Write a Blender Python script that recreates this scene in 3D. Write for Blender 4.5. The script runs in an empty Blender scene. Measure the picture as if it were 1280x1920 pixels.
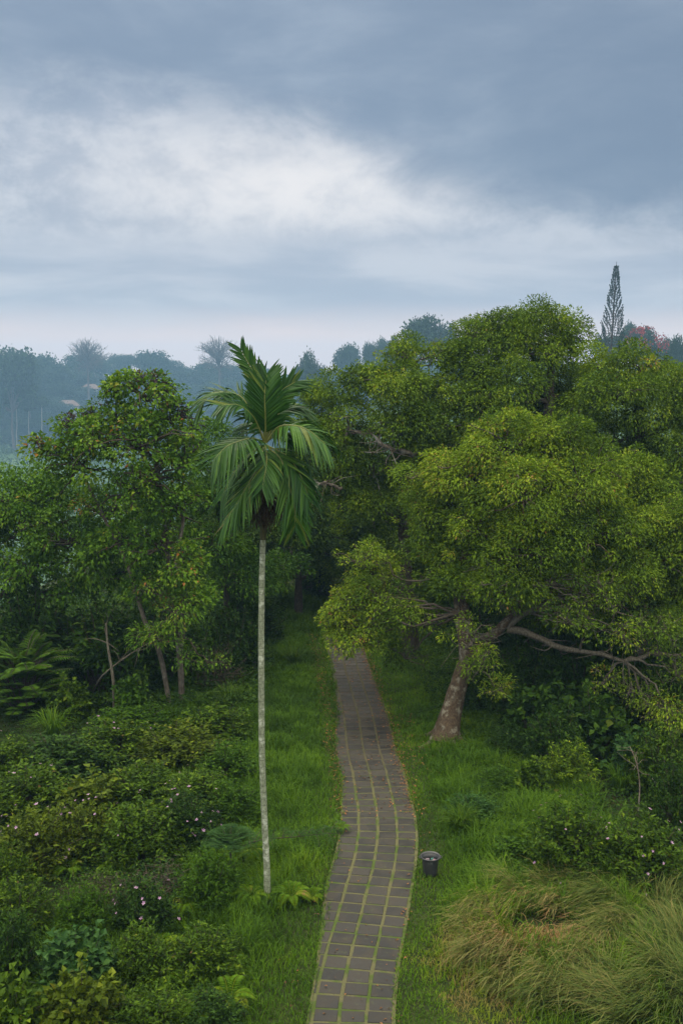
import bpy, math, numpy as np
from mathutils import Vector

# ------------------------------------------------------------------ camera, sky, sun, exposure
SC = bpy.context.scene
PITCH = math.radians(7.93); F = 1867.0; CAMZ = 10.6
cam_d = bpy.data.cameras.new('camera'); cam = bpy.data.objects.new('camera', cam_d)
SC.collection.objects.link(cam); SC.camera = cam
cam.location = (0, 0, CAMZ); cam.rotation_euler = (math.pi/2 - PITCH, 0, 0)
cam_d.sensor_fit = 'VERTICAL'; cam_d.sensor_height = 36; cam_d.sensor_width = 24; cam_d.lens = 36*F/1920
cam_d.clip_start = 0.1; cam_d.clip_end = 6000
SC.view_settings.view_transform = 'Standard'; SC.view_settings.look = 'None'
SC.view_settings.exposure = 0.25; SC.view_settings.gamma = 1
SC.cycles.use_denoising = True
SC.cycles.max_bounces = 6; SC.cycles.diffuse_bounces = 2; SC.cycles.transmission_bounces = 3
SC.cycles.volume_bounces = 0; SC.cycles.transparent_max_bounces = 4

SUN_EL, SUN_AZ = math.radians(62), math.radians(-25)      # azimuth from +Y towards +X
sun_d = bpy.data.lights.new('sun', 'SUN'); sun = bpy.data.objects.new('sun', sun_d)
SC.collection.objects.link(sun); sun_d.energy = 1.5; sun_d.angle = math.radians(25); sun_d.color = (1.0, .90, .72)
sd = Vector((math.sin(SUN_AZ)*math.cos(SUN_EL), math.cos(SUN_AZ)*math.cos(SUN_EL), math.sin(SUN_EL)))
sun.rotation_euler = sd.to_track_quat('Z', 'Y').to_euler()

class NT:
    """small helper for node trees"""
    def __init__(s, tree): s.t = tree; s.n = tree.nodes; s.n.clear()
    def node(s, typ, ins=None, **kw):
        nd = s.n.new(typ)
        for k, v in kw.items(): setattr(nd, k, v)
        for k, v in (ins or {}).items():
            if isinstance(v, bpy.types.NodeSocket): s.t.links.new(v, nd.inputs[k])
            else: nd.inputs[k].default_value = v
        return nd
    def m(s, op, a, b=0.0, c=None, clamp=False):
        nd = s.n.new('ShaderNodeMath'); nd.operation = op; nd.use_clamp = clamp
        for i, v in enumerate((a, b, c)):
            if v is None: continue
            if isinstance(v, bpy.types.NodeSocket): s.t.links.new(v, nd.inputs[i])
            else: nd.inputs[i].default_value = v
        return nd.outputs[0]
    def mr(s, v, a, b, c=0.0, d=1.0, smooth=True):
        nd = s.n.new('ShaderNodeMapRange'); nd.interpolation_type = 'SMOOTHSTEP' if smooth else 'LINEAR'
        for i, q in enumerate((v, a, b, c, d)):
            if isinstance(q, bpy.types.NodeSocket): s.t.links.new(q, nd.inputs[i])
            else: nd.inputs[i].default_value = q
        return nd.outputs[0]
    def mix(s, f, a, b, blend='MIX'):
        nd = s.n.new('ShaderNodeMix'); nd.data_type = 'RGBA'; nd.blend_type = blend
        for i, q in ((0, f), (6, a), (7, b)):
            if isinstance(q, bpy.types.NodeSocket): s.t.links.new(q, nd.inputs[i])
            else:
                nd.inputs[i].default_value = q if i == 0 else (tuple(q) + (1,))[:4]
        return nd.outputs[2]
    def noise(s, vec, scale, detail=5, rough=.55, out='Fac', dist=0.0):
        nd = s.node('ShaderNodeTexNoise', {'Scale': scale, 'Detail': detail, 'Roughness': rough, 'Distortion': dist})
        if vec is not None: s.t.links.new(vec, nd.inputs['Vector'])
        return nd.outputs[out]
    def ramp(s, fac, stops):
        nd = s.n.new('ShaderNodeValToRGB'); e = nd.color_ramp.elements
        while len(e) < len(stops): e.new(.5)
        for el, (p, c) in zip(e, stops): el.position = p; el.color = tuple(c) + (1,)
        s.t.links.new(fac, nd.inputs[0]); return nd.outputs[0]

def srgb(r, g, b):
    f = lambda c: (c/255/12.92) if c/255 <= .04045 else ((c/255+.055)/1.055)**2.4
    return (f(r), f(g), f(b))

world = bpy.data.worlds.new('World'); SC.world = world; world.use_nodes = True
w = NT(world.node_tree)
tc = w.node('ShaderNodeTexCoord').outputs['Generated']
sep = w.node('ShaderNodeSeparateXYZ', {0: tc}); X, Y, Z = sep.outputs
# cloud layers: noise in direction space, flattened so banks lie along the horizon
def stretched(sx, sz, off):
    return w.node('ShaderNodeMapping', {'Vector': tc, 'Scale': (sx, sx, sz), 'Location': off}).outputs[0]
nA = w.noise(stretched(2.2, 6.0, (3.1, 0, .4)), 1.6, 6, .55, dist=.3)
nB = w.noise(stretched(4.0, 9.0, (7.3, 2, 1.4)), 2.2, 9, .6, dist=.5)
nC = w.noise(stretched(2.4, 13.0, (1.7, 5, 2.2)), 1.6, 8, .58, dist=.4)
nD = w.noise(stretched(6.0, 10.0, (2.2, 1, 0.3)), 2.4, 10, .66, dist=.2)
edge = w.mr(X, -.14, .28, .232, .122)
warp = w.m('ADD', w.m('MULTIPLY', w.m('SUBTRACT', nA, .5), .10), w.m('MULTIPLY', w.m('SUBTRACT', nB, .5), .10))
zz = w.m('ADD', Z, warp)
dark = w.mr(w.m('SUBTRACT', zz, edge), -.030, .05)
lowband = w.mr(Z, .105, .15)                      # 0 under the bright bank
bx = w.m('DIVIDE', w.m('SUBTRACT', X, -.05), .19); bz = w.m('DIVIDE', w.m('SUBTRACT', Z, .178), .055)
glow = w.m('EXPONENT', w.m('MULTIPLY', w.m('ADD', w.m('MULTIPLY', bx, bx), w.m('MULTIPLY', bz, bz)), -1.0))
bright = w.mix(w.mr(nD, .38, .66), srgb(156, 170, 191), srgb(188, 197, 211))
bright = w.mix(w.m('MULTIPLY', glow, w.mr(nD, .2, .7, .45, 1.0)), bright, srgb(226, 227, 232))
low = w.mix(w.mr(nC, .35, .65), srgb(164, 177, 197), srgb(190, 198, 212))
lit = w.mix(lowband, low, bright)
hor = w.mr(w.m('ADD', Z, w.m('MULTIPLY', w.m('SUBTRACT', nC, .5), .045)), .070, .030)
lit = w.mix(hor, lit, srgb(226, 213, 216))
leftdark = w.mr(X, -.1, .33)
dcol = w.mix(w.mr(nA, .35, .68), srgb(128, 147, 172), srgb(162, 177, 197))
dcol = w.mix(w.m('MULTIPLY', leftdark, .6), dcol, srgb(108, 128, 154))
cloud = w.mix(dark, lit, dcol)
sky = w.node('ShaderNodeTexSky', sky_type='NISHITA', sun_disc=False, sun_elevation=SUN_EL, sun_rotation=SUN_AZ)
bg1 = w.node('ShaderNodeBackground', {0: sky.outputs[0], 1: .10})
# overhead and behind the viewer the cloud is thinner and lets more light through
thinf = w.mr(w.m('ADD', Z, w.m('MULTIPLY', Y, -.18)), .25, .85)
thin = w.m('ADD', w.m('MULTIPLY', thinf, 5.4), 1.0)
cloud = w.mix(w.m('MULTIPLY', thinf, .8), cloud, (.58, .545, .43))
cloud = w.mix(1.0, cloud, (.97, .94, .90), 'MULTIPLY')
bg2 = w.node('ShaderNodeBackground', {0: cloud, 1: thin})
mx = w.node('ShaderNodeMixShader', {0: .96, 1: bg1.outputs[0], 2: bg2.outputs[0]})
w.node('ShaderNodeOutputWorld', {0: mx.outputs[0]})

# ------------------------------------------------------------------ helpers
RNG = np.random.default_rng(7)
def R(seed): return np.random.default_rng(seed)
CP, SP = math.cos(PITCH), math.sin(PITCH)
def ray(px, py):
    x = (px-640)/F; y = (960-py)/F
    return np.array([x, CP + y*SP, -SP + y*CP])
def at(px, py, Yd):
    d = ray(px, py); return np.array([0, 0, CAMZ]) + d*(Yd/d[1])
def gnd(px, py, z=0.0):
    d = ray(px, py); return np.array([0, 0, CAMZ]) + d*((z-CAMZ)/d[2])
def mpp(Yd): return Yd*1.03/F                       # metres per photo pixel at that distance

def unit(v): return v/np.maximum(np.linalg.norm(v, axis=-1, keepdims=True), 1e-9)
def vnoise(x, y, seed=0):
    def h(i, j):
        n = (i.astype(np.int64)*374761393 + j.astype(np.int64)*668265263 + seed*982451653) & 0xffffffff
        n = ((n ^ (n >> 13))*1274126177) & 0xffffffff
        return ((n ^ (n >> 16)) & 0xffff)/65535.0
    x = np.asarray(x, float); y = np.asarray(y, float)
    i = np.floor(x); j = np.floor(y); fx = x-i; fy = y-j; fx = fx*fx*(3-2*fx); fy = fy*fy*(3-2*fy)
    i = i.astype(np.int64); j = j.astype(np.int64)
    return (h(i, j)*(1-fx)+h(i+1, j)*fx)*(1-fy) + (h(i, j+1)*(1-fx)+h(i+1, j+1)*fx)*fy
def fbm(x, y, seed=0, oct=4):
    s = 0; a = .5
    for k in range(oct): s = s + a*vnoise(x*2**k, y*2**k, seed+k*17); a *= .5
    return s
def sstep(a, b, v):
    t = np.clip((v-a)/(b-a), 0, 1); return t*t*(3-2*t)

COL = SC.collection
class MB:
    def __init__(s): s.v = []; s.f = []; s.k = []; s.t = []; s.n = 0
    def add(s, v, f, tint=.5):
        v = np.asarray(v, np.float32).reshape(-1, 3); f = np.asarray(f, np.int64)
        s.v.append(v); s.f.append((f+s.n).ravel()); s.k.append(np.full(len(f), f.shape[1], np.int32))
        s.t.append(np.broadcast_to(np.asarray(tint, np.float32), (len(f),)).copy()); s.n += len(v)
    def mesh(s, name, m, smooth=False):
        me = bpy.data.meshes.new(name)
        v = np.concatenate(s.v); f = np.concatenate(s.f).astype(np.int32); k = np.concatenate(s.k); t = np.concatenate(s.t)
        me.vertices.add(len(v)); me.vertices.foreach_set('co', v.ravel())
        me.loops.add(len(f)); me.loops.foreach_set('vertex_index', f)
        me.polygons.add(len(k)); st = np.zeros(len(k), np.int32); st[1:] = np.cumsum(k)[:-1]
        me.polygons.foreach_set('loop_start', st)
        try: me.polygons.foreach_set('loop_total', k)
        except Exception: pass
        me.polygons.foreach_set('use_smooth', np.full(len(k), smooth, bool))
        a = me.attributes.new('tint', 'FLOAT', 'FACE'); a.data.foreach_set('value', t)
        me.update(calc_edges=True); me.materials.append(m); return me
    def build(s, name, m, parent=None, smooth=False):
        return link(name, s.mesh(name, m, smooth), parent)
def link(name, me, parent=None):
    o = bpy.data.objects.new(name, me); COL.objects.link(o)
    if parent is not None: o.parent = parent
    return o
def empty(name, loc=(0, 0, 0), rz=0.0):
    o = bpy.data.objects.new(name, None); COL.objects.link(o); o.location = tuple(loc); o.rotation_euler = (0, 0, rz)
    o.empty_display_size = .3; return o
def tag(o, label=None, cat=None, group=None, kind=None):
    if label: o['label'] = label
    if cat: o['category'] = cat
    if group: o['group'] = group
    if kind: o['kind'] = kind
    return o
def rebase(v, root): return np.asarray(v) - np.array(root)

def tube(mb, pts, rad, sides=6, tint=.5, rough=0.0, seed=0):
    pts = np.asarray(pts, float); n = len(pts); rad = np.broadcast_to(np.asarray(rad, float), (n,))
    T = np.gradient(pts, axis=0); T = unit(T)
    ref = np.array([0, 0, 1.0]) if abs(T[0][2]) < .9 else np.array([1.0, 0, 0])
    A = unit(np.cross(T, ref)); B = np.cross(T, A)
    ang = np.arange(sides)*2*math.pi/sides
    rr = rad[:, None]*np.ones((1, sides))
    if rough: rr = rr*(1+rough*(R(seed).random((n, sides))-.5)*2)
    v = pts[:, None, :] + rr[..., None]*(A[:, None, :]*np.cos(ang)[None, :, None] + B[:, None, :]*np.sin(ang)[None, :, None])
    i = np.arange(n-1)[:, None]*sides; j = np.arange(sides)[None, :]; j2 = (j+1) % sides
    f = np.stack([i+j, i+j2, i+sides+j2, i+sides+j], -1).reshape(-1, 4)
    mb.add(v.reshape(-1, 3), f, tint)
def spline(pts, n):
    P = np.asarray(pts, float); m = len(P)
    P = np.vstack([2*P[0]-P[1], P, 2*P[-1]-P[-2]]); out = []
    for t in np.linspace(0, m-1-1e-6, n):
        i = int(t); u = t-i; a, b, c, d = P[i:i+4]
        out.append(.5*((2*b)+(-a+c)*u+(2*a-5*b+4*c-d)*u*u+(-a+3*b-3*c+d)*u**3))
    return np.array(out)
def wobble(a, b, n, amp, rng, sag=0.0):
    t = np.linspace(0, 1, n)[:, None]; p = np.asarray(a)*(1-t)+np.asarray(b)*t
    L = np.linalg.norm(np.asarray(b)-np.asarray(a))
    off = np.cumsum(rng.normal(0, amp*L/n, (n, 3)), 0); off -= off[:1]*(1-t)+off[-1:]*t
    p = p+off; p[:, 2] += (t*(1-t)*4*sag*L)[:, 0]; return p

def leaves(mb, P, D, Nn, L, W, tint, fold=.25):
    """kite-shaped leaves: base, two shoulders, tip"""
    D = unit(D); S = unit(np.cross(D, Nn)); U = np.cross(S, D)
    L = np.asarray(L)[:, None]; W = np.asarray(W)[:, None]
    m = P+D*L*.42
    v = np.stack([P, m+S*W*.5+U*W*fold, P+D*L-U*L*.12, m-S*W*.5+U*W*fold], 1)
    n = len(P); f = np.arange(n*4).reshape(n, 4); mb.add(v.reshape(-1, 3), f, tint)
def blades(mb, P, D, bend, L, W, tint):
    """grass blades: two quads and a tip"""
    n = len(P); up = np.array([0, 0, 1.0]); D = unit(D); S = unit(np.cross(D, up)+1e-6)
    L = L[:, None]; W = W[:, None]; bend = np.asarray(bend); bend = (bend[:, None] if bend.ndim else bend)
    H = D*np.array([1, 1, 0]); H = unit(H)
    p1 = P+D*L*.38; p2 = p1+(D+H*bend*.5-up*bend*.22)*L*.34; p3 = p2+(D*.7+H*bend-up*bend*.75)*L*.32
    v = np.stack([P-S*W/2, P+S*W/2, p1+S*W*.5, p1-S*W*.5, p2+S*W*.32, p2-S*W*.32, p3], 1)
    b = (np.arange(n)*7)[:, None]
    q = np.concatenate([b+np.array([0, 1, 2, 3]), b+np.array([3, 2, 4, 5])])
    k = mb.n; mb.add(v.reshape(-1, 3), q, np.concatenate([tint, tint]))
    t = b+np.array([5, 4, 6]); mb.f.append((t+k).ravel()); mb.k.append(np.full(n, 3, np.int32)); mb.t.append(np.asarray(tint, np.float32))

def sph(rng, n, upbias=0.0):
    d = unit(rng.normal(size=(n, 3))); d[:, 2] = d[:, 2]+upbias; return unit(d)

# ------------------------------------------------------------------ materials
def mat_leaf(name, stops, trans=.35, rough=.6, spec=.10, nz=1.2, hue=.25):
    m = bpy.data.materials.new(name); m.use_nodes = True; t = NT(m.node_tree)
    a = t.node('ShaderNodeAttribute', attribute_name='tint').outputs['Fac']
    pos = t.node('ShaderNodeNewGeometry').outputs['Position']
    nz_ = t.noise(pos, nz, 3)
    fac = t.m('ADD', a, t.m('MULTIPLY', t.m('SUBTRACT', nz_, .5), hue), clamp=True)
    c = t.ramp(fac, stops)
    p = t.node('ShaderNodeBsdfPrincipled', {'Base Color': c, 'Roughness': rough, 'Specular IOR Level': spec})
    tr = t.node('ShaderNodeBsdfTranslucent', {'Color': t.mix(.5, c, (.9, 1.0, .35), 'MULTIPLY')})
    mx = t.node('ShaderNodeMixShader', {0: trans, 1: p.outputs[0], 2: tr.outputs[0]})
    t.node('ShaderNodeOutputMaterial', {0: mx.outputs[0]}); return m
def mat_bark(name, c1, c2, c3=None, scale=6, rough=.85, stretch=3, bump=.4, ring=0.0):
    m = bpy.data.materials.new(name); m.use_nodes = True; t = NT(m.node_tree)
    pos = t.node('ShaderNodeNewGeometry').outputs['Position']
    mp = t.node('ShaderNodeMapping', {'Vector': pos, 'Scale': (stretch, stretch, 1)}).outputs[0]
    n1 = t.noise(mp, scale, 6, .6); n2 = t.noise(pos, scale*.35, 4, .6)
    c = t.mix(t.mr(n1, .35, .65), c1, c2)
    if c3 is not None: c = t.mix(t.mr(n2, .52, .66), c, c3)
    if ring:
        z = t.node('ShaderNodeSeparateXYZ', {0: pos}).outputs[2]
        r = t.m('FRACT', t.m('MULTIPLY', t.m('ADD', z, t.m('MULTIPLY', n2, .03)), ring))
        c = t.mix(t.m('MULTIPLY', t.mr(r, .16, .04), .55), c, (.07, .07, .045))
    b = t.node('ShaderNodeBump', {'Strength': bump, 'Distance': .02, 'Height': n1})
    p = t.node('ShaderNodeBsdfPrincipled', {'Base Color': c, 'Roughness': rough, 'Specular IOR Level': .25, 'Normal': b.outputs[0]})
    t.node('ShaderNodeOutputMaterial', {0: p.outputs[0]}); return m
def mat_plain(name, c, rough=.6, spec=.4, c2=None, scale=8):
    m = bpy.data.materials.new(name); m.use_nodes = True; t = NT(m.node_tree)
    pos = t.node('ShaderNodeNewGeometry').outputs['Position']
    col = t.mix(t.mr(t.noise(pos, scale, 6), .35, .65), c, c2 or tuple(x*.7 for x in c))
    p = t.node('ShaderNodeBsdfPrincipled', {'Base Color': col, 'Roughness': rough, 'Specular IOR Level': spec})
    t.node('ShaderNodeOutputMaterial', {0: p.outputs[0]}); return m

M_fig = mat_leaf('fig_leaves', [(0, (.020, .042, .005)), (.35, (.062, .115, .008)), (.62, (.140, .222, .010)), (.90, (.235, .295, .018)), (.985, (.24, .22, .03)), (1, (.22, .12, .03))], .2)
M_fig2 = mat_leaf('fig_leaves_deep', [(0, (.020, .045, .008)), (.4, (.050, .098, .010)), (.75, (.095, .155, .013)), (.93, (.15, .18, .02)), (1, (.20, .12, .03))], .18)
M_heart = mat_leaf('heart_leaves', [(0, (.022, .058, .008)), (.4, (.060, .135, .010)), (.72, (.115, .215, .014)), (.93, (.17, .24, .02)), (.985, (.22, .20, .03)), (1, (.30, .13, .04))], .22)
M_dusk = mat_leaf('purple_sprouts', [(0, (.03, .02, .035)), (.5, (.07, .045, .06)), (1, (.12, .07, .05))], .3)
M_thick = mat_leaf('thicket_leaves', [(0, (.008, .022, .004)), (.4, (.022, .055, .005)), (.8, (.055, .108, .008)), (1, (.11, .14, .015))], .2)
M_bush = mat_leaf('bush_leaves', [(0, (.010, .022, .003)), (.35, (.034, .072, .004)), (.7, (.075, .132, .006)), (.92, (.13, .18, .010)), (1, (.11, .075, .028))], .22)
M_bushy = mat_leaf('yellowish_bush_leaves', [(0, (.018, .030, .003)), (.4, (.052, .082, .005)), (.8, (.115, .155, .008)), (1, (.17, .15, .02))], .22)
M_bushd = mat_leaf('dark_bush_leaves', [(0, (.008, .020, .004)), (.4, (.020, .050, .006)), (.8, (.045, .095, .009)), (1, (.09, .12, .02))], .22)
M_bright = mat_leaf('bright_leaves', [(0, (.018, .045, .004)), (.5, (.048, .108, .006)), (1, (.10, .185, .010))], .36)
M_blue = mat_leaf('blue_green_leaves', [(0, (.012, .036, .008)), (.5, (.035, .090, .020)), (1, (.075, .15, .032))], .3, nz=.8)
M_palm = mat_leaf('palm_leaflets', [(0, (.006, .028, .005)), (.45, (.020, .070, .008)), (.8, (.060, .140, .010)), (.9, (.09, .15, .015)), (1, (.12, .10, .035))], .2, rough=.5, spec=.22, hue=.2)
M_grass = mat_leaf('grass_blades', [(0, (.016, .036, .003)), (.4, (.044, .100, .004)), (.75, (.095, .180, .006)), (.95, (.165, .215, .012)), (1, (.22, .17, .055))], .28, nz=1.1, hue=.5)
M_straw = mat_leaf('straw_grass', [(0, (.025, .045, .008)), (.3, (.055, .095, .014)), (.6, (.13, .15, .035)), (.85, (.26, .20, .08)), (1, (.30, .17, .08))], .3, nz=.6, hue=.3)
M_litter = mat_leaf('fallen_leaves', [(0, (.05, .03, .018)), (.5, (.14, .07, .03)), (1, (.32, .14, .05))], .1)
M_flower = mat_leaf('pink_petals', [(0, (.30, .16, .29)), (.6, (.42, .27, .40)), (1, (.50, .40, .45))], .3)
M_red = mat_leaf('red_blossom', [(0, (.16, .02, .02)), (1, (.36, .05, .04))], .3)
M_far = mat_leaf('far_leaves', [(0, (.012, .026, .014)), (.6, (.028, .055, .024)), (1, (.055, .10, .03))], .2, nz=.08)
M_bark = mat_bark('grey_bark', (.060, .048, .036), (.125, .105, .08), (.22, .21, .18), 5, stretch=2)
M_trunk = mat_bark('fig_trunk_bark', (.034, .022, .013), (.075, .052, .030), (.16, .145, .11), 12, stretch=2, bump=1.0)
M_barkd = mat_bark('dark_bark', (.035, .028, .020), (.075, .060, .042), None, 9)
M_twig = mat_bark('pale_twig', (.052, .043, .030), (.12, .105, .078), None, 9)
M_palmt = mat_bark('palm_trunk', (.27, .29, .20), (.13, .145, .09), (.42, .44, .35), 16, stretch=2.0, ring=7.5)
M_palmbrown = mat_bark('palm_brown_fibre', (.035, .022, .014), (.075, .048, .030), None, 12)
M_shaft = mat_bark('palm_crownshaft', (.05, .05, .022), (.09, .08, .03), (.05, .03, .02), 8)
M_rachis = mat_plain('palm_rachis', (.16, .18, .04), .5)
M_farbark = mat_bark('far_bark', (.06, .05, .045), (.11, .10, .09), None, 2)

def mat_ground():
    m = bpy.data.materials.new('ground_soil'); m.use_nodes = True; t = NT(m.node_tree)
    pos = t.node('ShaderNodeNewGeometry').outputs['Position']
    n1 = t.noise(pos, 1.3, 8, .6); n2 = t.noise(pos, 14, 5, .7); n3 = t.noise(pos, .02, 6, .6)
    c = t.mix(t.mr(n1, .35, .62), (.016, .024, .007), (.026, .038, .008))
    c = t.mix(t.mr(n2, .52, .72), c, (.045, .034, .020))
    y = t.node('ShaderNodeSeparateXYZ', {0: pos}).outputs[1]
    far = t.mix(t.mr(n3, .4, .6), (.035, .068, .028), (.060, .100, .042))
    c = t.mix(t.mr(y, 80, 140), c, far)
    b = t.node('ShaderNodeBump', {'Strength': .6, 'Distance': .05, 'Height': n2})
    p = t.node('ShaderNodeBsdfPrincipled', {'Base Color': c, 'Roughness': .95, 'Specular IOR Level': .1, 'Normal': b.outputs[0]})
    t.node('ShaderNodeOutputMaterial', {0: p.outputs[0]}); return m
def mat_paver():
    m = bpy.data.materials.new('paver_stone'); m.use_nodes = True; t = NT(m.node_tree)
    pos = t.node('ShaderNodeNewGeometry').outputs['Position']
    a = t.node('ShaderNodeAttribute', attribute_name='tint').outputs['Fac']
    n1 = t.noise(pos, 2.2, 6, .65); n2 = t.noise(pos, 40, 5, .7); n3 = t.noise(pos, 7, 6, .7)
    c = t.ramp(a, [(0, (.009, .008, .007)), (.5, (.0165, .0145, .012)), (1, (.030, .025, .019))])
    c = t.mix(t.mr(n1, .42, .68, 0, .7), c, (.038, .031, .022))
    c = t.mix(t.mr(n2, .45, .75, 0, .5), c, (.022, .020, .019))
    c = t.mix(t.mr(n3, .56, .74, 0, .75), c, (.045, .052, .018))
    rg = t.mr(n1, .35, .7, .50, .8)
    b = t.node('ShaderNodeBump', {'Strength': .5, 'Distance': .006, 'Height': n2})
    p = t.node('ShaderNodeBsdfPrincipled', {'Base Color': c, 'Roughness': rg, 'Specular IOR Level': .35, 'Normal': b.outputs[0]})
    t.node('ShaderNodeOutputMaterial', {0: p.outputs[0]}); return m
def mat_joint():
    m = bpy.data.materials.new('mossy_joint'); m.use_nodes = True; t = NT(m.node_tree)
    pos = t.node('ShaderNodeNewGeometry').outputs['Position']
    y = t.node('ShaderNodeSeparateXYZ', {0: pos}).outputs[1]
    n1 = t.noise(pos, 1.6, 5, .6); n2 = t.noise(pos, 30, 5, .7)
    c = t.mix(t.mr(n1, .42, .60), (.090, .086, .042), (.050, .075, .016))
    c = t.mix(t.mr(n2, .5, .75), c, (.06, .05, .03))
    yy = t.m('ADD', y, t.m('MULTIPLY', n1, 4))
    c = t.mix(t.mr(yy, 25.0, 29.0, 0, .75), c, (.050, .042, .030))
    b = t.node('ShaderNodeBump', {'Strength': .8, 'Distance': .02, 'Height': n2})
    p = t.node('ShaderNodeBsdfPrincipled', {'Base Color': c, 'Roughness': .95, 'Specular IOR Level': .1, 'Normal': b.outputs[0]})
    t.node('ShaderNodeOutputMaterial', {0: p.outputs[0]}); return m

# ------------------------------------------------------------------ terrain
def H(x, y):
    x = np.asarray(x, float); y = np.asarray(y, float)
    left = -.38*np.maximum(0, -x-11.5)**1.05; right = -.22*np.maximum(0, x-14)
    near = np.maximum(left, -26) + np.maximum(right*(y < 1e9), -9)*1.0
    near = near + (fbm(x*.35, y*.35, 3)-.47)*.35*sstep(1.5, 4.0, np.abs(x-path_x(y)))
    k = sstep(62, 180, y)
    side = sstep(-90, 30, x-.06*y)
    valley = -44 + (fbm(x*.008, y*.008, 9)-.47)*9
    valley = valley*(1-side) + side*(-15 + 21*sstep(180, 450, y))
    hill = (42+9*(fbm(x*.004, y*.004, 21)-.47))*sstep(735, 960, y)*(1-side) + side*9*sstep(600, 1050, y)
    return near*(1-k) + (valley+hill)*k
# right edge of the footpath as seen, put down on the ground
EDGE = [(737, 1990), (737, 1920), (742, 1850), (750, 1790), (762, 1725), (769, 1680), (776, 1640), (780, 1605), (781, 1570), (776, 1525),
        (768, 1495), (756, 1450), (740, 1405), (726, 1345), (711, 1302), (696, 1262), (684, 1225), (668, 1190)]
EP = np.array([gnd(a, b) for a, b in EDGE]); EP = np.vstack([EP[0]+(EP[0]-EP[2])*4, EP])
EP = spline(EP, 160)
_o = np.argsort(EP[:, 1]); _ey = EP[_o, 1]; _ex = EP[_o, 0]
def path_x(y):
    """middle of the path"""
    return np.interp(y, _ey, _ex)-.9
XS = np.concatenate([-np.geomspace(1400, 16, 60), np.linspace(-15.5, 16, 127), np.geomspace(16.5, 1400, 60)])
YS = np.concatenate([-np.geomspace(400, 2, 20), np.linspace(-1, 60, 190), np.geomspace(61, 1400, 130)])
gx, gy = np.meshgrid(XS, YS); gz = H(gx, gy)
mb = MB(); nx = len(XS); ny = len(YS)
i = np.arange(ny-1)[:, None]*nx; j = np.arange(nx-1)[None, :]
mb.add(np.stack([gx, gy, gz], -1).reshape(-1, 3), np.stack([i+j, i+j+1, i+nx+j+1, i+nx+j], -1).reshape(-1, 4))
tag(mb.build('ground', mat_ground(), smooth=True), 'dark soil and turf of the ridge running down to the misty valley', kind='structure')

# ------------------------------------------------------------------ footpath
def resample(P, step):
    d = np.r_[0, np.cumsum(np.linalg.norm(np.diff(P, axis=0), axis=1))]
    s = np.arange(0, d[-1], step); return np.stack([np.interp(s, d, P[:, k]) for k in range(3)], 1)
RP = resample(EP, .37); RT = unit(np.gradient(RP, axis=0)); RN = np.stack([RT[:, 1], -RT[:, 0], 0*RT[:, 0]], 1)   # to the right
# pull the joint lines straight across the path
path = tag(empty('footpath', (0, 0, 0)), 'narrow paved footpath of dark square stones winding between grass verges', kind='structure')
rng = R(11); mb = MB(); bb = MB()
LL = 1.8-.38*sstep(20, 15.5, RP[:, 1])-.12*sstep(22, 25, RP[:, 1])-.28*sstep(27, 34, RP[:, 1])
left_e = RP-RN*(LL+.01)[:, None]+np.array([0, 0, .025]); right_e = RP+RN*.03+np.array([0, 0, .025])
v = np.stack([left_e, right_e], 1).reshape(-1, 3); n = len(RP)
k = np.arange(n-1)*2; bb.add(v, np.stack([k, k+1, k+3, k+2], -1)); bb.build('joint_moss', mat_joint(), path, True)
for q in range(n-1):
    for c in range(4):
        g = .027+rng.random()*.009; g2 = .019+rng.random()*.010
        def P(s, o): return (RP[q]*(1-s)+RP[q+1]*s) - (RN[q]*(1-s)+RN[q+1]*s)*o
        a0, a1 = c*.45+g, min((c+1)*.45, LL[q])-g; s0, s1 = g2/.37, 1-g2/.37
        jit = rng.normal(0, .006, (4, 2)); top = .0335+float(np.clip(rng.normal(0, .003), -.004, .006))
        cn = [P(s0, a1), P(s0, a0), P(s1, a0), P(s1, a1)]
        cn = [p+np.array([jit[e][0], jit[e][1], 0]) for e, p in enumerate(cn)]; ctr = sum(cn)/4
        lo = [p*np.array([1, 1, 0])+np.array([0, 0, .0]) for p in cn]
        md = [p*np.array([1, 1, 0])+np.array([0, 0, top-.008]) for p in cn]
        hi = [(p*.965+ctr*.035)*np.array([1, 1, 0])+np.array([0, 0, top+rng.normal(0, .0012)]) for p in cn]
        f = [[8, 9, 10, 11]]+[[e, (e+1) % 4, 4+(e+1) % 4, 4+e] for e in range(4)]+[[4+e, 4+(e+1) % 4, 8+(e+1) % 4, 8+e] for e in range(4)]
        mb.add(lo+md+hi, f, rng.random()*.9)
mb.build('paving', mat_paver(), path)

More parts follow.
